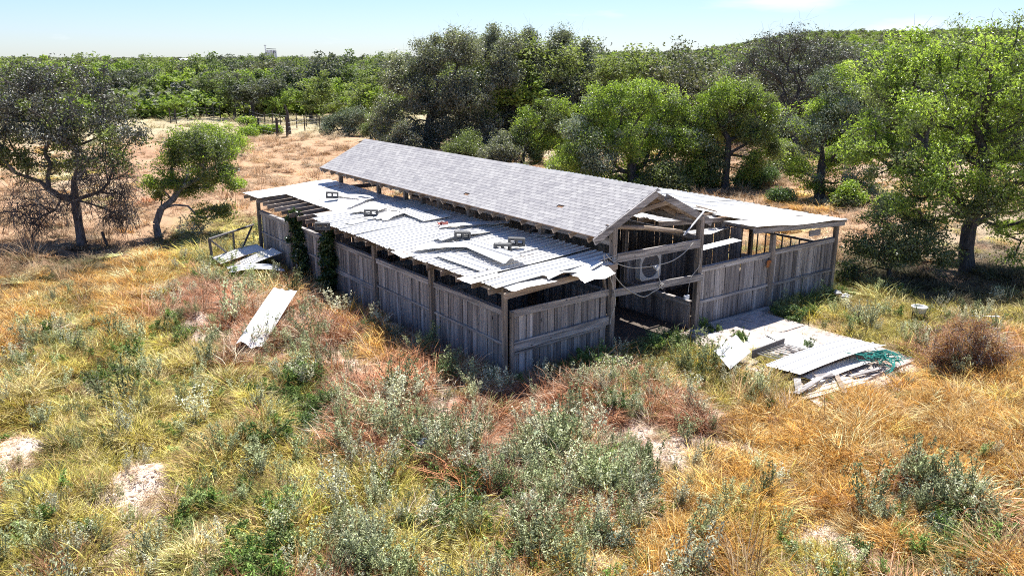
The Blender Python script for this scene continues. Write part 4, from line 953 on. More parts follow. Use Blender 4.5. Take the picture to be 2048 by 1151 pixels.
ptree('round_shrub', (440, 338), [(438, 320, 0)], [(400, 275, 26), (440, 275, 30), (470, 290, 22), (372, 292, 20), (430, 300, 30), (415, 262, 18)],
      'green', 'pale lime rounded bush beyond the small forked tree', 23, 110, 80, .12, clump_r=.42, rmax=.08, cat='bush', tw=2)
# right foreground
ptree('broad_oak', (1935, 548), [(1932, 500, 0), (1938, 455, 0), (1960, 400, 0), (1970, 330, 0)],
      [(1950, 150, 95), (1860, 120, 65), (1990, 90, 60), (2090, 150, 110), (1790, 190, 65), (1770, 280, 70), (1870, 270, 100), (2000, 290, 110), (2110, 320, 120), (1850, 390, 85, -1.5), (1960, 420, 60, -1.5), (2070, 440, 80), (1740, 240, 40), (1800, 330, 60), (1920, 60, 25), (2040, 60, 25), (2040, 520, 40), (1820, 80, 30), (1760, 150, 55), (1800, 115, 50), (1725, 300, 50), (1880, 340, 70, -2), (1990, 370, 60, -2), (1840, 230, 70, -1.6), (2030, 200, 70, -2)],
      ('green', 'mid'), 'tall broad bright green oak filling the right edge', 24, 560, 60, .105, clump_r=.33, rmax=.24, tw=4, second=.22)
ptree('leafy_bush', (1780, 568), [(1778, 540, 0)], [(1722, 500, 34), (1790, 500, 50), (1860, 500, 48), (1755, 450, 40), (1700, 545, 22), (1830, 440, 40), (1880, 540, 25)],
      'mid', 'olive bush growing under the broad oak beside the barn', 25, 120, 60, .09, clump_r=.27, rmax=.07, cat='bush', tw=5)
ptree('silver_oak', (1640, 398), [(1640, 360, 0), (1645, 320, 0)], [(1640, 225, 42), (1615, 280, 42), (1690, 215, 45), (1660, 320, 45), (1602, 320, 25), (1705, 300, 50), (1720, 370, 40), (1640, 370, 30), (1690, 160, 30), (1600, 350, 30), (1680, 380, 32), (1585, 250, 30), (1720, 250, 40), (1640, 160, 22)],
      ('silver', 'green'), 'silvery leaved tree between the barn and the broad oak', 26, 210, 95, .11, clump_r=.42, rmax=.26, tw=3)
ptree('green_sapling', (1700, 420), [(1700, 405, 0)], [(1690, 390, 16), (1715, 395, 16), (1700, 375, 12)], 'green', 'small bright green sapling under the silvery tree', 27, 30, 60, .12, clump_r=.3, rmax=.05, cat='bush')
ptree('bare_oak', (1600, 335), [(1592, 290, 0), (1585, 250, 0), (1580, 215, 0)],
      [(1550, 100, 38), (1600, 90, 38), (1650, 105, 42), (1505, 115, 26), (1560, 150, 45), (1640, 160, 50), (1690, 135, 34), (1590, 200, 40), (1670, 220, 40), (1480, 145, 20), (1530, 80, 14)],
      'oakgrey', 'dark half bare oak with crooked limbs against the sky', 28, 230, 34, .15, clump_r=.55, rmax=.26, dd=58, tw=9)
ptree('shade_oak', (1450, 380), [(1452, 350, 0), (1455, 310, 0), (1458, 280, 0)],
      [(1440, 190, 45), (1500, 200, 42), (1460, 250, 55), (1520, 270, 34), (1400, 290, 38), (1430, 320, 30), (1510, 320, 25), (1380, 230, 35), (1540, 230, 22), (1390, 330, 32), (1420, 350, 22), (1540, 300, 26), (1490, 345, 18)],
      ('mid', 'green'), 'dark green tree with a black trunk behind the right tin roof', 29, 250, 95, .12, clump_r=.42, rmax=.2, tw=3)
ptree('hackberry_tree', (1265, 385), [(1262, 350, 0), (1260, 310, 0)],
      [(1200, 215, 48), (1270, 205, 48), (1335, 215, 45), (1160, 260, 42), (1220, 280, 60), (1300, 280, 62), (1368, 290, 40), (1185, 330, 48), (1260, 345, 55), (1335, 345, 42), (1300, 190, 25), (1240, 185, 22), (1130, 320, 35), (1390, 340, 36), (1350, 375, 28), (1400, 240, 38), (1200, 365, 30), (1290, 375, 25)],
      ('green', 'silver'), 'bushy yellow green tree right behind the gable', 30, 480, 80, .115, clump_r=.40, rmax=.2, tw=3, second=.2)
ptree('hackberry_tree', (1045, 325), [(1048, 300, 0)], [(1055, 240, 24), (1090, 225, 26), (1040, 275, 24), (1080, 285, 30), (1130, 212, 20), (1110, 250, 26), (1130, 290, 30), (1070, 310, 24), (1020, 305, 16)],
      ('green', 'mid'), 'smaller lime tipped tree behind the roof ridge', 31, 150, 85, .13, clump_r=.42, rmax=.12, tw=3)
ptree('live_oak', (855, 294), [(856, 262, 0), (862, 230, 0), (872, 200, 0)],
      [(855, 125, 38), (800, 170, 38), (920, 105, 42), (975, 95, 36), (778, 230, 34), (850, 195, 55), (930, 190, 55), (900, 255, 45), (960, 255, 45), (822, 265, 30), (1000, 150, 50), (985, 62, 16), (870, 82, 14), (832, 95, 12), (760, 265, 20), (905, 70, 12), (860, 280, 26), (920, 285, 26), (980, 285, 24), (1020, 90, 24), (790, 130, 18)],
      'oak', 'huge grey green live oak, left one of the pair behind the ridge', 32, 620, 70, .17, clump_r=.55, rmax=.38, tw=6)
ptree('live_oak', (1085, 302), [(1085, 262, 0), (1088, 225, 0), (1092, 195, 0)],
      [(1055, 110, 42), (1120, 100, 42), (1160, 130, 36), (1090, 175, 55), (1158, 185, 40), (1035, 200, 48), (1055, 255, 46), (1190, 165, 24), (1130, 72, 16), (1060, 72, 16), (1010, 240, 30), (1175, 100, 16), (1010, 110, 30), (1100, 260, 40), (1150, 240, 36), (1195, 210, 26)],
      'oak', 'huge grey green live oak, right one of the pair behind the ridge', 33, 540, 70, .17, clump_r=.55, rmax=.34, dd=66, tw=6)
ptree('grey_shrub', (695, 272), [(697, 260, 0)], [(690, 238, 18), (662, 245, 15), (720, 233, 16), (735, 248, 14), (705, 255, 18), (655, 258, 10)],
      'silver', 'grey drooping shrub in the field left of the big oaks', 34, 90, 70, .16, clump_r=.5, rmax=.12, cat='bush', tw=8)
ptree('fence_shrub', (740, 285), [(742, 275, 0)], [(735, 262, 14), (750, 240, 14), (765, 265, 16)], 'mid', 'low green shrub at the foot of the left live oak', 35, 50, 60, .15, clump_r=.4, rmax=.08, cat='bush')
for i, (x, y, r, lb) in enumerate(((518, 262, 10, 'bright green weed clump left of the fence posts'), (545, 262, 10, 'bright green weed clump between the fence posts'), (495, 268, 9, 'bright green weed clump nearest the pale field'), (495, 245, 7, 'yellow green bush before the far trees'))):
    ptree('field_shrub', (x, y+6), [(x, y+3, 0)], [(x-8, y-2, r*.6), (x+8, y-1, r*.6), (x, y, r*.6)], 'green', lb, 40+i, 30, 50, .2, clump_r=.5, rmax=.04, cat='bush', group='green clumps in the field')
for i, (x, y, hgt, lb) in enumerate(((1560, 300, 30, 'yellow green bush by the post beyond the right roof'), (1530, 350, 22, 'pale yellow bush under the dark green tree'), (1560, 395, 16, 'golden bush beyond the right roof edge'), (1690, 410, 14, 'olive bush at the silvery tree foot'), (1780, 410, 20, 'lime bush behind the broad oak'))):
    ptree('scrub_bush', (x, y+hgt*.8), [(x, y+hgt*.5, 0)], [(x-hgt*.4, y, hgt*.5), (x+hgt*.5, y+2, hgt*.5), (x, y-hgt*.3, hgt*.4)], ('green', 'weed', 'weed', 'mid', 'green')[i], lb, 50+i, 50, 60, .12, clump_r=.35, rmax=.05, cat='bush', group='bushes beyond the right roof', tw=4)
for i, (x, y, r, lf, lb) in enumerate(((930, 318, 22, 'mid', 'brush under the left live oak behind the roof ridge'), (1000, 325, 22, 'oak', 'brush between the two live oaks behind the ridge'), (1150, 350, 26, 'green', 'brush low behind the ridge left of the gable'), (1330, 385, 24, 'mid', 'brush low behind the right end of the gable roof'), (1395, 372, 20, 'green', 'brush left of the black trunked tree'), (800, 300, 20, 'oak', 'brush at the far end of the ridge under the live oak'), (1500, 372, 14, 'weed', 'dry brush right of the black trunked tree'), (1570, 345, 20, 'mid', 'brush at the foot of the half bare oak'))):
    ptree('brush_thicket', (x, y+2), [(x, y-4, 0)], [(x-r, y-r*.5, r), (x+r, y-r*.5, r), (x, y-r, r*1.1), (x+r*.3, y-2*r, r*.8)], lf, lb, 900+i, 90, 70, .13, clump_r=.45, rmax=.06, cat='bush', group='brush behind the barn', tw=3)
# ---- far trees: eight models, shared meshes
def far_model(seed, leaf, w_, h_, nc=110, nl=44, size=.30):
    rng = np.random.default_rng(seed)
    blobs = [(np.array([rng.uniform(-.33, .33)*w_, rng.uniform(-.33, .33)*w_, h_*rng.uniform(.28, .80)]), w_*rng.uniform(.16, .26)) for _ in range(9)]
    trunk = [np.array([0, 0, -.2]), np.array([.1, 0, h_*.2]), np.array([.0, .1, h_*.38])]
    vol = np.array([b_[1]**2 for b_ in blobs]); vol /= vol.sum(); pick = rng.choice(len(blobs), nc, p=vol)
    BC = np.array([b_[0] for b_ in blobs]); BR = np.array([b_[1] for b_ in blobs]); d = rng.normal(size=(nc, 3)); d /= np.linalg.norm(d, axis=1, keepdims=True)
    C = BC[pick]+d*(BR[pick]*rng.uniform(0, 1, nc)**.5)[:, None]; C[:, 2] = np.maximum(C[:, 2], .6)
    segs, _ = skeleton(trunk, list(C), rng, .9, .03, .20); V, F = frusta(segs, 4); mt = fast_mesh('far_trunk', V, F, M['bark'], None, True)
    V, F, v, c = leaf_cloud(C, w_*.085*rng.uniform(.7, 1.3, nc), nl, size, rng, .8, asp=.6)
    mc = fast_mesh('far_crown', V, F, LM[leaf], {'v': ('FACE', 'FLOAT', v.astype(np.float32)), 'c': ('FACE', 'FLOAT', c.astype(np.float32))})
    return mt, mc
FM = {'far': [far_model(101+i, 'far', 8, 7) for i in range(4)], 'farbright': [far_model(111+i, 'farbright', 7, 6) for i in range(2)], 'fargrey': [far_model(121+i, 'fargrey', 8, 7.2) for i in range(3)]}
FM['wood'] = [far_model(131+i, 'far', 8.5, 7, 210, 62, .21) for i in range(2)]; FM['woodgrey'] = [far_model(141+i, 'fargrey', 9, 7.4, 200, 60, .21) for i in range(3)]
def far_tree(kind, x, y, s, label, group=None, sz=None, name='field_tree'):
    mt, mc = FM[kind][rnd.randrange(len(FM[kind]))]
    root = empty(name, (x, y, ghf(x, y)), label, 'tree', group, rz=rnd.uniform(0, 6.28))
    sv = (s, s, sz or s)
    for nm, me in (('trunk', mt), ('crown', mc)):
        o = bpy.data.objects.new(nm, me); COL.objects.link(o); o.parent = root; o.scale = sv
    return root
nl_ = [(215, 222, 150, 'fargrey', 'grey green tree behind the wide left tree'), (262, 226, 158, 'far', 'mid green tree just left of the bright one'), (308, 226, 166, 'farbright', 'brightest green tree at the far field edge'),
       (350, 240, 190, 'farbright', 'small pale tree standing in front of the far field edge'), (392, 218, 138, 'fargrey', 'tall grey tree below the white shed'), (432, 226, 142, 'fargrey', 'grey tree with bare stems near the far fence'),
       (470, 236, 150, 'far', 'olive tree left of the dark one at the far fence'), (508, 240, 152, 'fargrey', 'darkest tree at the far fence'), (545, 226, 140, 'far', 'green tree directly under the silos'),
       (572, 240, 168, 'farbright', 'olive tree with a leaning trunk behind the fence posts'), (622, 240, 155, 'far', 'broad olive tree right of the leaning one'), (668, 236, 150, 'farbright', 'yellow green tree behind the grey shrub'),
       (712, 246, 152, 'far', 'mid green tree touching the left live oak'), (755, 250, 160, 'farbright', 'yellow green tree half behind the left live oak')]
for (x, yb, yt, kd, lb) in nl_:
    q = at_z(x, yb); d_ = depth(q); s = (yb-yt)/1632*d_/6.7
    far_tree(kd, q.x, q.y, s*1.3, lb, 'trees along the far field edge', s)
fcn = random.Random(91); placed = []
def far_fill(n, d0, d1, a0, a1, h0, h1, lab, grp, kinds, sp):
    c = 0; t = 0
    while c < n and t < n*60:
        t += 1; u = fcn.random(); d_ = d0*(d1/d0)**u; az = YAW+math.radians(fcn.uniform(a0, a1)); x, y = d_*math.sin(az), d_*math.cos(az)
        if any((x-px_)**2+(y-py_)**2 < (sp*(d_/d0)**.5)**2 for px_, py_ in placed): continue
        placed.append((x, y)); kd = fcn.choice(kinds); s = fcn.uniform(h0, h1)/6.7
        far_tree(kd, x, y, s*fcn.uniform(1.1, 1.5), lab, grp, s, 'woodland_tree'); c += 1
far_fill(64, 66, 118, -1, 36, 5.8, 7.8, 'leafy tree of the wood filling in behind the large oaks', 'trees of the wood behind the oaks', ['wood', 'wood', 'woodgrey', 'farbright', 'farbright'], 4.6)
far_fill(95, 112, 205, -35, -3, 5.4, 7.0, 'tree in the wood between the field edge and the silos', 'trees of the wood beyond the field', ['far', 'fargrey', 'farbright', 'far'], 4.8)
far_fill(55, 125, 240, -3, 36, 5.5, 7.4, 'tree in the farther wood right of centre', 'trees of the farther wood', ['far', 'fargrey', 'fargrey', 'farbright'], 7.5)
far_fill(85, 205, 420, -35, 36, 5.4, 7.4, 'tree near the skyline of the far wood', 'skyline trees of the far wood', ['far', 'fargrey', 'farbright', 'fargrey'], 8)


# ---- ivy on the long wall
def climber(name, pts, label, seed):
    rng = np.random.default_rng(seed); P = []
    for (x, y, r) in pts: P.append((np.array(at_x(x, y, 9.20)), r/1632*25))
    base = np.array((P[-1][0][0], P[-1][0][1], 0.)); root = empty(name, base, label, 'vine')
    C = []; R2 = []
    for i in range(90):
        k = rng.uniform(0, len(P)-1.001); j = int(k); f = k-j; c = P[j][0]*(1-f)+P[j+1][0]*f; r = P[j][1]*(1-f)+P[j+1][1]*f
        C.append(c+rng.normal(size=3)*np.array([.10, r*.5, .12])); R2.append(.13)
    C = np.array(C); C[:, 0] = np.minimum(C[:, 0], 9.30)
    V, F, v, c = leaf_cloud(C, np.array(R2), 60, .085, rng, 1.0, .2, .7)
    obj('foliage', fast_mesh('foliage', V-base, F, LM['vine'], {'v': ('FACE', 'FLOAT', v.astype(np.float32)), 'c': ('FACE', 'FLOAT', c.astype(np.float32))}), root, base)
    segs = [(P[i][0], P[i+1][0], .02, .025) for i in range(len(P)-1)]; V, F = frusta(segs, 5); obj('stem', fast_mesh('stem', V-base, F, M['bark'], None, True), root, base)
climber('climbing_vine', [(590, 432, 7), (593, 465, 10), (600, 500, 14), (606, 540, 22), (612, 580, 26)], 'dark ivy column on the long wall nearer the far corner', 601)
climber('climbing_vine', [(656, 468, 5), (656, 500, 9), (657, 540, 13), (660, 575, 16), (664, 605, 18)], 'dark ivy column on the long wall nearer the viewer', 602)
# ---- weeds and shrubs that stand out one by one
def shrub(name, px, py, r, h, leaf, label, seed, nst=16, nlf=60, ls=.05, cat='weed', group=None, stemc='steel'):
    rng = np.random.default_rng(seed); q = at_z(px, py); q.z = ghf(q.x, q.y); base = np.array(q)
    root = empty(name, base, label, cat, group); segs = []; Lc = []
    for s_ in range(nst):
        a = rng.uniform(0, 6.28); rr2 = r*math.sqrt(rng.uniform(0, 1)); p = base+np.array([rr2*.6*math.cos(a), rr2*.6*math.sin(a), -.03]); hh = h*rng.uniform(.55, 1.1)*(1-.35*rr2/r)
        e = base+np.array([rr2*1.25*math.cos(a), rr2*1.25*math.sin(a), hh]); m1 = (p+e)/2+rng.normal(size=3)*.05
        segs += [(p, m1, .006, .005), (m1, e, .005, .003)]; t = rng.uniform(.15, 1, nlf)[:, None]
        Lc.append(np.where(t < .5, p+(m1-p)*2*t, m1+(e-m1)*(2*t-1)))
        for b_ in range(4):
            o_ = m1+(e-m1)*rng.uniform(0, .7); tip = o_+rng.normal(size=3)*np.array([.12, .12, .05])*h*2+np.array([0, 0, .12*h*2]); segs.append((o_, tip, .004, .002)); tt = rng.uniform(.2, 1, nlf//4)[:, None]; Lc.append(o_+(tip-o_)*tt)
    C = np.concatenate(Lc); V, F, v, c = leaf_cloud(C, np.full(len(C), ls*1.0), 1, ls, rng, 1.0, .4, .45)
    obj('leaves', fast_mesh('leaves', V-base, F, LM[leaf], {'v': ('FACE', 'FLOAT', v.astype(np.float32)), 'c': ('FACE', 'FLOAT', c.astype(np.float32))}), root, base)
    V, F = frusta(segs, 3); obj('stems', fast_mesh('stems', V-base, F, M['bark'], None, True), root, base)
SH = [(1825, 1010, .30, .5, 'silver', 'silver leaved weed at the lower right, upper of the chain', 14, 60, .05, 'weed'),
 (1855, 1060, .28, .45, 'silver', 'silver leaved weed at the lower right, middle of the chain', 12, 60, .05, 'weed'),
 (1885, 1110, .30, .35, 'weed', 'green weed at the lower right, lowest of the chain', 12, 60, .05, 'weed'),
 (640, 850, .45, .5, 'weed', 'green leafy weed in front of the reddish grass, left centre', 18, 70, .055, 'weed'),
 (590, 820, .35, .5, 'mid', 'dark green weed left of the leafy green one', 14, 60, .055, 'weed'),
 (590, 755, .3, .55, 'silver', 'pale weed standing at the edge of the reddish grass', 14, 60, .045, 'weed'),
 (230, 765, .5, .4, 'mid', 'dark low shrub in the yellow grass at the left', 18, 70, .05, 'weed'),
 (370, 680, .35, .4, 'mid', 'dark weed left of the white bent sheet', 14, 60, .05, 'weed'),
 (440, 680, .3, .4, 'mid', 'dark weed just below the white bent sheet', 14, 60, .05, 'weed'),
 (1230, 830, .45, .45, 'weed', 'pale green weed mound in front of the plank wall', 20, 70, .055, 'weed'),
 (850, 900, .35, .7, 'silver', 'silver weed beside the crumpled bag', 14, 60, .05, 'weed'),
 (900, 780, .3, .6, 'weed', 'green weed rising at the bank before the barn corner', 14, 60, .045, 'weed'),
 (790, 690, .28, .5, 'silver', 'pale bush against the middle of the long wall', 14, 60, .045, 'weed'),
 (735, 680, .25, .45, 'weed', 'leafy weed against the long wall, left of the pale bush', 12, 60, .045, 'weed'),
 (1150, 790, .3, .6, 'silver', 'pale weed before the barn corner', 14, 60, .045, 'weed'),
 (960, 1000, .4, .5, 'weed', 'bright green weed in the middle of the silver patch', 16, 70, .055, 'weed'),
 (880, 1050, .4, .45, 'weed', 'bright green weed lower left of the silver patch', 16, 70, .055, 'weed'),
 (1260, 1000, .45, .6, 'silver', 'tall silver weed at the right side of the silver patch', 20, 70, .05, 'weed'),
 (1080, 930, .4, .6, 'silver', 'tall silver weed at the heart of the silver patch', 20, 70, .05, 'weed'),
 (1230, 1100, .35, .5, 'silver', 'silver weed at the bottom right of the silver patch', 16, 70, .05, 'weed'),
 (760, 1135, .4, .45, 'silver', 'silver weed at the bottom edge of the picture', 16, 70, .05, 'weed'),
 (1590, 640, .45, .45, 'weed', 'lush green weeds before the right wing wall', 20, 60, .07, 'weed'),
 (1350, 700, .5, .5, 'mid', 'dark green weeds in the shade of the aisle', 20, 60, .06, 'weed'),
 (1290, 715, .35, .45, 'mid', 'dark weed left of the shaded ones at the aisle', 14, 60, .06, 'weed'),
 (1620, 700, .18, .35, 'weed', 'small tuft growing through the concrete pad', 10, 40, .05, 'weed')]
for i, (px, py, r, h, lf, lb, ns, nlf, ls, ct) in enumerate(SH): shrub('weed_plant', px, py, r*.82, h*.85, lf, lb, 800+i, ns, nlf, ls*.74, ct)
ptree('seeding_bush', (1940, 748), [(1940, 730, 0)], [(1900, 690, 30), (1945, 680, 36), (1985, 695, 30), (1935, 720, 32), (1975, 722, 26), (1885, 715, 20), (2010, 715, 18), (1915, 655, 16), (1960, 650, 16)], 'rust', 'large dense round red brown seeding bush at the right', 860, 150, 70, .036, clump_r=.15, rmax=.02, cat='bush', tw=3, flat=1.0, bark='barkpale', fill=.6)
# ---- far fence
def fence(name, pts, hp, label, thick, wires=3):
    P = [at_z(x, y) for x, y in pts]; P = [Vector((p.x, p.y, ghf(p.x, p.y))) for p in P]
    root = empty(name, P[0], label, 'fence'); 
    for i, p in enumerate(P):
        b = MB(); h = hp[i] if hasattr(hp, '__len__') else hp; b.tube([p+Vector((0, 0, -.2)), p+Vector((rnd.uniform(-.06, .06), 0, h))], thick[i] if hasattr(thick, '__len__') else thick, 6); b.build('post', M['bark'], root)
    for k in range(wires):
        z = .4+.35*k; b = MB(); b.tube([p+Vector((0, 0, z)) for p in P], .012, 3); b.build('wire', M['wire'], root)
fence('wire_fence', [(518, 268), (555, 276), (575, 276), (610, 262), (640, 258)], [1.4, 1.7, 1.7, 1.3, 1.3], 'wire fence with stout dark posts nearest in the pale field', [.09, .11, .11, .06, .05])
fence('wire_fence', [(500, 242), (516, 246), (530, 252), (546, 252), (562, 254), (594, 258), (613, 254), (634, 256)], 1.4, 'thin posted wire fence behind the stout posts', .05)
fence('wire_fence', [(342, 248), (353, 247), (375, 240), (398, 236), (414, 236), (428, 237), (441, 238)], 1.6, 'thin posted wire fence at the far field corner', .06)
q = at_z(580, 268); b = MB(); b.tube([q, q+Vector((-.1, 0, 1.8)), q+Vector((-.3, 0, 2.6))], [.14, .11, .06], 7); tag(b.build('dead_stump', M['bark'], None, q), 'tall dead stump by the stout fence posts', 'stump')
q = at_z(1532, 318); b = MB(); b.tube([q, q+Vector((0, 0, 1.6))], .12, 7); tag(b.build('gate_post', M['bark'], None, q), 'dark post beyond the right tin roof', 'post')
for x, y, lb in ((215, 492, 'short leaning stake left of the small forked tree'),):
    q = at_z(x, y); b = MB(); b.tube([q, q+Vector((-.12, 0, .55 if y > 300 else 9.5))], .05 if y > 300 else .15, 6); tag(b.build('stake' if y > 300 else 'utility_pole', M['bark'], None, q), lb, 'stake' if y > 300 else 'pole')
# ---- skyline buildings
D_ = 900.0
sl0 = at_d(541, 118, D_); silo = empty('silo_tower', (sl0.x, sl0.y, 0), 'pale concrete silo block with a slim tower on the skyline', 'silos')
for k in range(5):
    c = at_d(534.5+4.0*k, 100+(1 if k == 4 else 0), D_+(k % 2)*3); b = MB(); b.tube([(c.x, c.y, -1), (c.x, c.y, c.z)], 1.25, 14); b.build('silo', M['silo'], silo)
c = at_d(530, 91, D_); b = MB(); b.box((c.x, c.y, c.z/2), (.8, .8, c.z)); b.box((c.x, c.y, c.z), (2.0, 2.0, .9)); b.build('leg_tower', M['silo'], silo)
b = MB(); a, c = at_d(533, 97.5, D_-2), at_d(552, 98.5, D_-2); b.beam(a, c, 1.0, .6); b.build('catwalk', M['steel'], silo)
c = at_d(547, 102, D_-3); b = MB(); b.beam(at_d(546, 118, D_-3), c, .7, .7, (1, 0, 0)); b.beam(c, at_d(552, 106, D_-3), .5, .5); b.build('conveyor', M['steel'], silo)
def shed(name, x0, x1, ytop, hgt, d, label, rid=.3):
    a = at_d(x0, ytop, d); c = at_d(x1, ytop, d); root = empty(name, ((a.x+c.x)/2, (a.y+c.y)/2, 0), label, 'building')
    u = Vector((c.x-a.x, c.y-a.y, 0)); ln = u.length; u.normalize(); n_ = Vector((-u.y, u.x, 0)); zt = a.z; wd = ln*.35; zb = zt-hgt
    b = MB(); b.box((Vector((a.x, a.y, 0))+Vector((c.x, c.y, 0)))/2 + n_*wd/2 + Vector((0, 0, zb/2-.5)), (ln, wd, zb+1), Matrix((u, n_, Vector((0, 0, 1)))).transposed()); b.build('wall', M['silo'], root)
    b = MB(); A0 = Vector((a.x, a.y, zb))-n_*.3-u*.3; B0 = Vector((c.x, c.y, zb))-n_*.3+u*.3; A1 = A0+n_*(wd+.6); B1 = B0+n_*(wd+.6); Am = (A0+A1)/2+Vector((0, 0, hgt)); Bm = (B0+B1)/2+Vector((0, 0, hgt))
    b.add([A0, B0, B1, A1, Am, Bm], [(0, 1, 5, 4), (2, 3, 4, 5), (0, 4, 3), (1, 2, 5), (3, 2, 1, 0)]); b.build('roof', M['tinwhite'], root)
shed('pale_shed', 352, 440, 117, 2.2, 640, 'long pale shed on the skyline left of the silos')
shed('pale_shed', 372, 398, 140, 1.4, 210, 'white roofed shed among the trees under the long skyline shed')
shed('pale_shed', 720, 748, 124, 1.6, 420, 'small white roofed house in the trees right of the silos')
shed('pale_shed', 1346, 1378, 108, 1.5, 1150, 'tiny pale building on the skyline right of the oaks')

# ------------------------------------------------------------------ scatter helper (countless growth only)
def proto_collection(name, meshes):
    c = bpy.data.collections.new(name)
    for i, me in enumerate(meshes):
        o = bpy.data.objects.new('%s_%02d' % (name, i), me); c.objects.link(o)
    return c
def scatter(name, P, rot, scl, pick, tint, coll):
    me = bpy.data.meshes.new(name); me.vertices.add(len(P)); me.vertices.foreach_set('co', np.asarray(P, np.float32).ravel())
    a = me.attributes.new('rot', 'FLOAT_VECTOR', 'POINT'); a.data.foreach_set('vector', np.asarray(rot, np.float32).ravel())
    a = me.attributes.new('scl', 'FLOAT_VECTOR', 'POINT'); a.data.foreach_set('vector', np.asarray(scl, np.float32).ravel())
    a = me.attributes.new('pick', 'INT', 'POINT'); a.data.foreach_set('value', np.asarray(pick, np.int32))
    t4 = np.concatenate([np.asarray(tint, np.float32), np.ones((len(P), 1), np.float32)], 1)
    a = me.attributes.new('tint', 'FLOAT_COLOR', 'POINT'); a.data.foreach_set('color', t4.ravel())
    o = obj(name, me)
    ng = bpy.data.node_groups.new(name, 'GeometryNodeTree'); ng.interface.new_socket('Geometry', in_out='INPUT', socket_type='NodeSocketGeometry'); ng.interface.new_socket('Geometry', in_out='OUTPUT', socket_type='NodeSocketGeometry')
    gi = ng.nodes.new('NodeGroupInput'); go = ng.nodes.new('NodeGroupOutput'); ip = ng.nodes.new('GeometryNodeInstanceOnPoints'); ci = ng.nodes.new('GeometryNodeCollectionInfo')
    ci.inputs['Collection'].default_value = coll; ci.inputs['Separate Children'].default_value = True; ci.inputs['Reset Children'].default_value = True
    def na(nm, ty):
        n_ = ng.nodes.new('GeometryNodeInputNamedAttribute'); n_.data_type = ty; n_.inputs['Name'].default_value = nm
        return [s for s in n_.outputs if s.enabled and s.name == 'Attribute'][0]
    ng.links.new(gi.outputs[0], ip.inputs['Points']); ng.links.new(ci.outputs[0], ip.inputs['Instance']); ip.inputs['Pick Instance'].default_value = True
    ng.links.new(na('pick', 'INT'), ip.inputs['Instance Index'])
    e2r = ng.nodes.new('FunctionNodeEulerToRotation'); ng.links.new(na('rot', 'FLOAT_VECTOR'), e2r.inputs[0]); ng.links.new(e2r.outputs[0], ip.inputs['Rotation'])
    ng.links.new(na('scl', 'FLOAT_VECTOR'), ip.inputs['Scale']); ng.links.new(ip.outputs[0], go.inputs[0])
    md = o.modifiers.new('scatter', 'NODES'); md.node_group = ng
    return tag(o, kind='stuff')
# distant woodland canopy
cm_ = []
for i, kd in enumerate(('far', 'fargrey', 'farbright')):
    rng = np.random.default_rng(700+i); C = rng.normal(size=(26, 3))*np.array([2.3, 2.3, 1.2])+np.array([0, 0, 3.4])
    V, F, v, c = leaf_cloud(C, np.full(26, 1.3), 20, .95, rng, .8, asp=.7)
    cm_.append(fast_mesh('canopy', V, F, LM[kd], {'v': ('FACE', 'FLOAT', v.astype(np.float32)), 'c': ('FACE', 'FLOAT', c.astype(np.float32))}))
n = 9000; rng = np.random.default_rng(77); az = YAW+np.radians(rng.uniform(-38, 40, n)); d_ = 400*(2600/400)**rng.uniform(0, 1, n)
x, y = d_*np.sin(az), d_*np.cos(az); keep = (fnoise(x, y, 330, 1) > -.75) | (d_ < 480); x, y, d_ = x[keep], y[keep], d_[keep]; n = len(x)
s = rng.uniform(.75, 1.25, n)*(1+.5*smooth(d_, 700, 2500))
hfac = np.where(az[keep] < YAW-math.radians(2), .78, 1.0)
scatter('distant_woodland', np.stack([x, y, gh(x, y)-.6], 1), np.stack([np.zeros(n), np.zeros(n), rng.uniform(0, 6.28, n)], 1), np.stack([s*1.3, s*1.3, s*hfac], 1), rng.integers(0, 3, n), np.ones((n, 3)), proto_collection('canopy', cm_))

# ------------------------------------------------------------------ grasses
def blades(nb, R, ln, lean, width, rng, seg=4, curl=.6, comb=None, spread=1.0):
    """arched ribbon blades rooted within radius R"""
    a = rng.uniform(0, 6.28, nb); r = R*np.sqrt(rng.uniform(0, 1, nb)); base = np.stack([r*np.cos(a), r*np.sin(a), np.full(nb, -.03)], 1)
    out = a + rng.normal(size=nb)*.9*spread
    if comb is not None: out = comb + rng.normal(size=nb)*.55
    th = np.abs(rng.normal(lean, .25, nb)); l = ln*rng.uniform(.45, 1.15, nb)
    V = []; P = base.copy(); rows = []
    side = np.stack([-np.sin(out), np.cos(out), np.zeros(nb)], 1)
    tw_ = rng.uniform(-.6, .6, nb)
    for k in range(seg+1):
        t = k/seg; w_ = width*(1-t**1.6)*.5*rng.uniform(.9, 1.1, nb)+.0006
        sv = side*np.cos(tw_)[:, None] + np.array([0, 0, 1])*np.sin(tw_)[:, None]
        rows.append((P - sv*w_[:, None], P + sv*w_[:, None]))
        th2 = np.minimum(th + curl*t*rng.uniform(.6, 1.4, nb), 2.3)
        dirv = np.stack([np.sin(th2)*np.cos(out), np.sin(th2)*np.sin(out), np.cos(th2)], 1)
        P = P + dirv*(l/seg)[:, None]; P[:, 2] = np.maximum(P[:, 2], .004)
    V = np.stack([q for row in rows for q in row], 1).reshape(-1, 3)
    m_ = 2*(seg+1); bi = (np.arange(nb)*m_)[:, None]; k = np.arange(seg)[None]*2
    F = np.stack([bi+k, bi+k+1, bi+k+3, bi+k+2], 2).reshape(-1, 4)
    v = np.repeat(rng.uniform(0, 1, nb), seg)
    return V, F, v
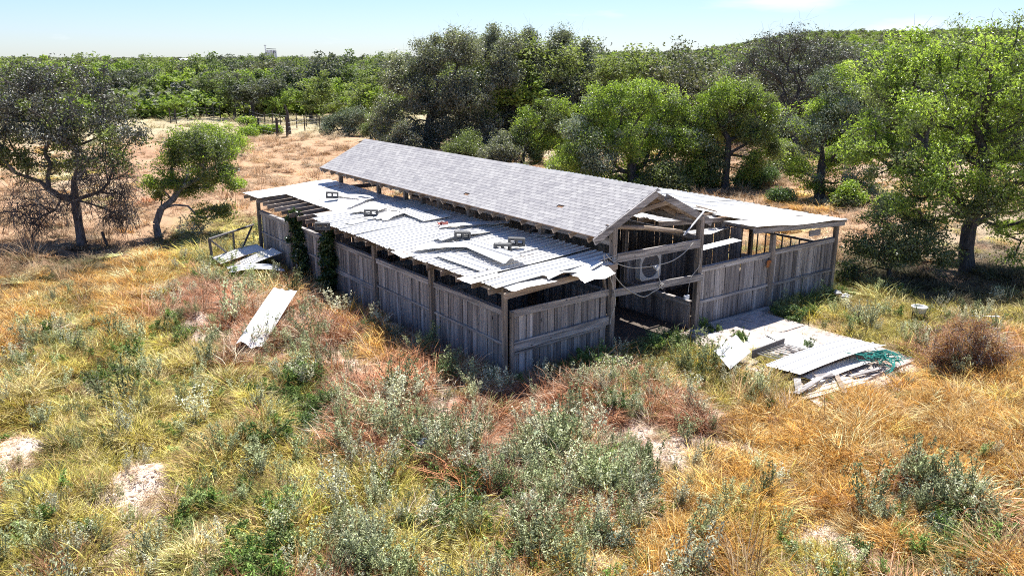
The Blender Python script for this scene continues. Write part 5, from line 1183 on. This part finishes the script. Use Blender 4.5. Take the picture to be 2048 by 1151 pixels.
def gmesh(parts, mat):
    Vs, Fs, vs_ = [], [], []; o_ = 0
    for V, F, v in parts: Vs.append(V); Fs.append(F+o_); vs_.append(v); o_ += len(V)
    return fast_mesh('tuft', np.concatenate(Vs), np.concatenate(Fs), mat, {'v': ('FACE', 'FLOAT', np.concatenate(vs_).astype(np.float32))})
def weedplant(rng, stems, h, leafn, ls, spread=.5):
    parts = []; V_, F_, v_ = [], [], []
    for s in range(stems):
        a = rng.uniform(0, 6.28); le = rng.uniform(.05, spread); p0 = np.array([rng.normal()*.05, rng.normal()*.05, -.02]); hh = h*rng.uniform(.6, 1.1)
        ts = np.linspace(0, 1, 6); pts = np.stack([p0[0]+np.cos(a)*le*hh*ts**1.3, p0[1]+np.sin(a)*le*hh*ts**1.3, hh*ts], 1)
        V, F = frusta([(pts[i], pts[i+1], .004, .003) for i in range(5)], 3); parts.append((V, F, np.full(len(F), .25)))
        t = rng.uniform(.2, 1, leafn); c = np.stack([np.interp(t, ts, pts[:, k]) for k in range(3)], 1)
        Vl, Fl, vl, _ = leaf_cloud(c, np.full(leafn, ls*1.1), 1, ls, rng, 1.0, .5, .42); parts.append((Vl, Fl, .35+.65*vl))
    return parts
rg = np.random.default_rng(400)
mats_all = []
protos = []
# 0-3 loose golden / green tufts, 4-7 combed mats, 8-10 fine red stems, 11-13 silver weeds, 14-16 leafy green weeds, 17-18 low litter, 19-20 tall seedy grass
for i in range(4): protos.append(gmesh([blades(150, .19, .32, .7, .008, rg, 4, 1.3)], M['grass']))
for i in range(4): protos.append(gmesh([blades(140, .22, .38, 1.15, .0078, rg, 4, .7, comb=0.0), blades(20, .15, .36, .4, .008, rg, 4, .8)], M['grass']))
for i in range(3): protos.append(gmesh([blades(90, .18, .48, .75, .0075, rg, 4, .9, comb=rg.uniform(0, 6)), blades(40, .2, .30, 1.1, .008, rg, 3, .5)], M['grass']))
for i in range(3): protos.append(gmesh(weedplant(rg, 9, .50, 50, .040), M['weedinst']))
for i in range(3): protos.append(gmesh(weedplant(rg, 7, .28, 44, .042, .8), M['weedinst']))
for i in range(2): protos.append(gmesh([blades(55, .22, .17, 1.2, .010, rg, 3, .4)], M['grass']))
for i in range(2): protos.append(gmesh([blades(60, .14, .70, .25, .009, rg, 4, .6)], M['grass']))
GC = proto_collection('growth', protos)
# scatter points evenly in screen-independent polar density: dense near, sparse far
def polar_points(n, d0, d1, pw, rng):
    u = rng.uniform(0, 1, n); d_ = (d0**(2-pw) + u*(d1**(2-pw)-d0**(2-pw)))**(1/(2-pw))
    az = YAW + np.radians(rng.uniform(-40, 40, n)); return d_*np.sin(az), d_*np.cos(az)
TINT = {G: [(.66, .37, .08), (.78, .50, .16), (.42, .21, .04), (.84, .66, .36)], Yg: [(.50, .43, .08), (.64, .56, .15), (.22, .22, .04), (.80, .68, .34), (.46, .31, .12)],
        R_: [(.50, .23, .12), (.62, .36, .22), (.34, .16, .09), (.76, .60, .47)], Wd: [(.38, .42, .24), (.48, .51, .33), (.28, .32, .16), (.56, .56, .42)],
        Dg: [(.16, .25, .06), (.22, .32, .09), (.12, .19, .05), (.30, .38, .15)], B_: [(.60, .44, .30), (.52, .42, .22), (.68, .54, .40), (.36, .38, .16)],
        Fp: [(.48, .32, .19), (.55, .38, .24), (.40, .26, .15), (.58, .45, .30)], LtSh: [(.16, .12, .07), (.20, .17, .08), (.12, .13, .05), (.24, .18, .10)]}
# chance of each prototype family per species: (lo, hi, prob)
FAM = {G: [(0, 4, .45), (4, 8, .45), (8, 11, .10)], Yg: [(0, 4, .52), (4, 8, .43), (14, 17, .02), (11, 14, .03)], R_: [(8, 11, .75), (4, 8, .17), (11, 14, .08)],
       Wd: [(11, 14, .5), (8, 11, .38), (14, 17, .12)], Dg: [(14, 17, .6), (0, 4, .4)], B_: [(17, 19, .7), (8, 11, .2), (11, 14, .1)], Fp: [(17, 19, .35), (0, 4, .4), (19, 21, .25)], LtSh: [(17, 19, .5), (0, 4, .5)]}
DENS = {G: 1, Yg: 1, R_: .8, Wd: .52, Dg: .7, B_: .42, Fp: .8, LtSh: .7}
def grow():
    rng = np.random.default_rng(410)
    sets = []
    for (n, d0, d1, pw, big) in ((44000, 7, 30, 1.15, 1.0), (9000, 28, 75, 1.2, 1.7), (5000, 70, 135, 1.2, 2.6)):
        x, y = polar_points(n, d0, d1, pw, rng); sets.append((x, y, np.full(n, big)))
    x = np.concatenate([s[0] for s in sets]); y = np.concatenate([s[1] for s in sets]); big = np.concatenate([s[2] for s in sets])
    inside = (x > 9.2) & (x < 21.3) & (y > 12.85) & (y < 27.5)
    pad = (x > 13.9) & (x < 17.8) & (y > 8.5) & (y < 13.0) & (fnoise(x, y, 1.3, 0) < .28)
    k = ~(inside | pad); x, y, big = x[k], y[k], big[k]
    W = species_at(x, y); n = len(x)
    cum = np.cumsum(W**.82/(W**.82).sum(1, keepdims=True), 1); sp = (rng.uniform(0, 1, n)[:, None] > cum).sum(1).clip(0, 7)
    dn = np.array([DENS[i] for i in range(8)])[sp]*(1-.55*W[:, 5]); k = rng.uniform(0, 1, n) < dn
    x, y, big, sp = x[k], y[k], big[k], sp[k]; n = len(x)
    pick = np.zeros(n, int); tint = np.zeros((n, 3))
    for s_ in range(8):
        m_ = np.where(sp == s_)[0]
        if not len(m_): continue
        fam = FAM[s_]; pr = np.array([f[2] for f in fam]); fi = rng.choice(len(fam), len(m_), p=pr/pr.sum())
        lo = np.array([f[0] for f in fam])[fi]; hi = np.array([f[1] for f in fam])[fi]; pick[m_] = lo + (rng.uniform(0, 1, len(m_))*(hi-lo)).astype(int)
        tc_ = np.array(TINT[s_]); tint[m_] = tc_[rng.integers(0, len(tc_), len(m_))]
    # weeds growing among other species keep a weed colour, grass among weeds a grass colour
    wd_ = (pick >= 11) & (pick < 14) & (sp != Wd); tint[wd_] = np.array(TINT[Wd])[rng.integers(0, 4, wd_.sum())]
    gd_ = (pick >= 14) & (pick < 17) & (sp != Dg); tint[gd_] = np.array(TINT[Dg])[rng.integers(0, 4, gd_.sum())]
    gr_ = (pick < 11) & ((sp == Wd)); tint[gr_] = np.array(TINT[R_])[rng.integers(0, 4, gr_.sum())]
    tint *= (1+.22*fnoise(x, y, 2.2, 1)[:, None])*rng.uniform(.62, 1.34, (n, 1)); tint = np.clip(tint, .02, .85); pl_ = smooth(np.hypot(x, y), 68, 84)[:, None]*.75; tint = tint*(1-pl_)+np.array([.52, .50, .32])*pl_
    hump = 1 + .50*fnoise(x, y, 1.7, 2)
    s = big*rng.uniform(.65, 1.25, n)*np.clip(hump, .45, 1.8)
    # growth stands lower on the trodden strip before the long wall
    s *= np.where((x > 6.4) & (x < 8.7) & (y > 13.2) & (y < 23) & ((sp == R_) | (sp == G)), 1.3, 1)
    s *= np.where((x > 8.7) & (x < 9.3) & (y > 13), .8, 1)
    dirn = 1.2*fnoise(x, y, 3.5, 0) + 2.2
    rz = np.where((pick >= 4) & (pick < 8), dirn + rng.normal(size=n)*.5, rng.uniform(0, 6.28, n))
    s *= np.where(rng.uniform(0, 1, n) < .05, 1.5, 1)*np.where(sp == B_, .62, 1)
    tilt = rng.normal(size=(n, 2))*.12
    z = gh(x, y)
    order = [('dry_grass', (sp == G)), ('green_grass', (sp == Yg)), ('dead_grass', (sp == R_)), ('silver_weeds', (sp == Wd)), ('leafy_weeds', (sp == Dg)), ('field_grass', (sp == Fp) | (sp == B_) | (sp == LtSh))]
    lab = {'dry_grass': 'golden dry grass matted over the open ground', 'green_grass': 'yellow green grass in thick humps', 'dead_grass': 'reddish dead grass round the sandy bank', 'silver_weeds': 'silvery green weeds at the front centre', 'leafy_weeds': 'darker leafy weeds near the aisle and in patches', 'field_grass': 'short pale grass of the field and bare spots'}
    for nm, m_ in order:
        o = scatter(nm, np.stack([x, y, z], 1)[m_], np.stack([tilt[:, 0], tilt[:, 1], rz], 1)[m_], np.stack([s, s, s/big**.9*rng.uniform(.8, 1.15, n)*np.where(big > 1, .75, 1)], 1)[m_], pick[m_], tint[m_], GC)
        o['label'] = lab[nm]
grow()
n = 1900; rng = np.random.default_rng(78); az = YAW+np.radians(np.concatenate([rng.uniform(-37, -2, 1100), rng.uniform(-1, 38, 800)])); d_ = np.concatenate([104*(230/104)**rng.uniform(0, 1, 1100)**1.3, 70*(150/70)**rng.uniform(0, 1, 800)])
x, y = d_*np.sin(az), d_*np.cos(az); s = rng.uniform(.28, .62, n)
o = scatter('woodland_undergrowth', np.stack([x, y, gh(x, y)-.35], 1), np.stack([np.zeros(n), np.zeros(n), rng.uniform(0, 6.28, n)], 1), np.stack([s*1.3, s*1.3, s*.9], 1), rng.choice(3, n, p=[.35, .15, .5]), np.ones((n, 3)), bpy.data.collections['canopy']); o['label'] = 'tangled undergrowth between the trunks of the wood'
def clods():
    import bmesh
    ms = []
    for i in range(3):
        bm = bmesh.new(); bmesh.ops.create_icosphere(bm, subdivisions=1, radius=.03); r = random.Random(i)
        for v in bm.verts: v.co = v.co*r.uniform(.6, 1.3); v.co.z *= .6
        me = bpy.data.meshes.new('clod'); bm.to_mesh(me); bm.free(); me.materials.append(M['clod']); ms.append(me)
    rg2 = np.random.default_rng(55)
    for i in range(2):   # fallen straws
        V, F, v = blades(14, .14, .22, 1.5, .006, rg2, 2, .05); ms.append(fast_mesh('straw', V+np.array([0, 0, .03]), F, M['grass'], {'v': ('FACE', 'FLOAT', v.astype(np.float32))}))
    c = proto_collection('litter', ms); rng = np.random.default_rng(431); x, y = polar_points(30000, 7, 24, 1.1, rng)
    k = ~((x > 9.2) & (x < 21.3) & (y > 12.85) & (y < 27.5)); x, y = x[k], y[k]; W = species_at(x, y); k = rng.uniform(0, 1, len(x)) < (W[:, 5]*1.2+W[:, 2]*.4); x, y = x[k], y[k]; n = len(x)
    s = rng.uniform(.3, 1.3, n); pk = rng.choice(5, n, p=[.2, .2, .2, .2, .2]); t = np.array([(.6, .45, .3), (.5, .3, .18), (.72, .6, .45)])[rng.integers(0, 3, n)]
    o = scatter('ground_litter', np.stack([x, y, gh(x, y)+.005], 1), np.stack([np.zeros(n), np.zeros(n), rng.uniform(0, 6.28, n)], 1), np.stack([s, s, s], 1), pk, t, c); o['label'] = 'pebbles, clods and fallen straw on the bare sandy soil'
M['clod'] = plain('dry_clod', (.50, .40, .33), .95, .3, 12)
clods()
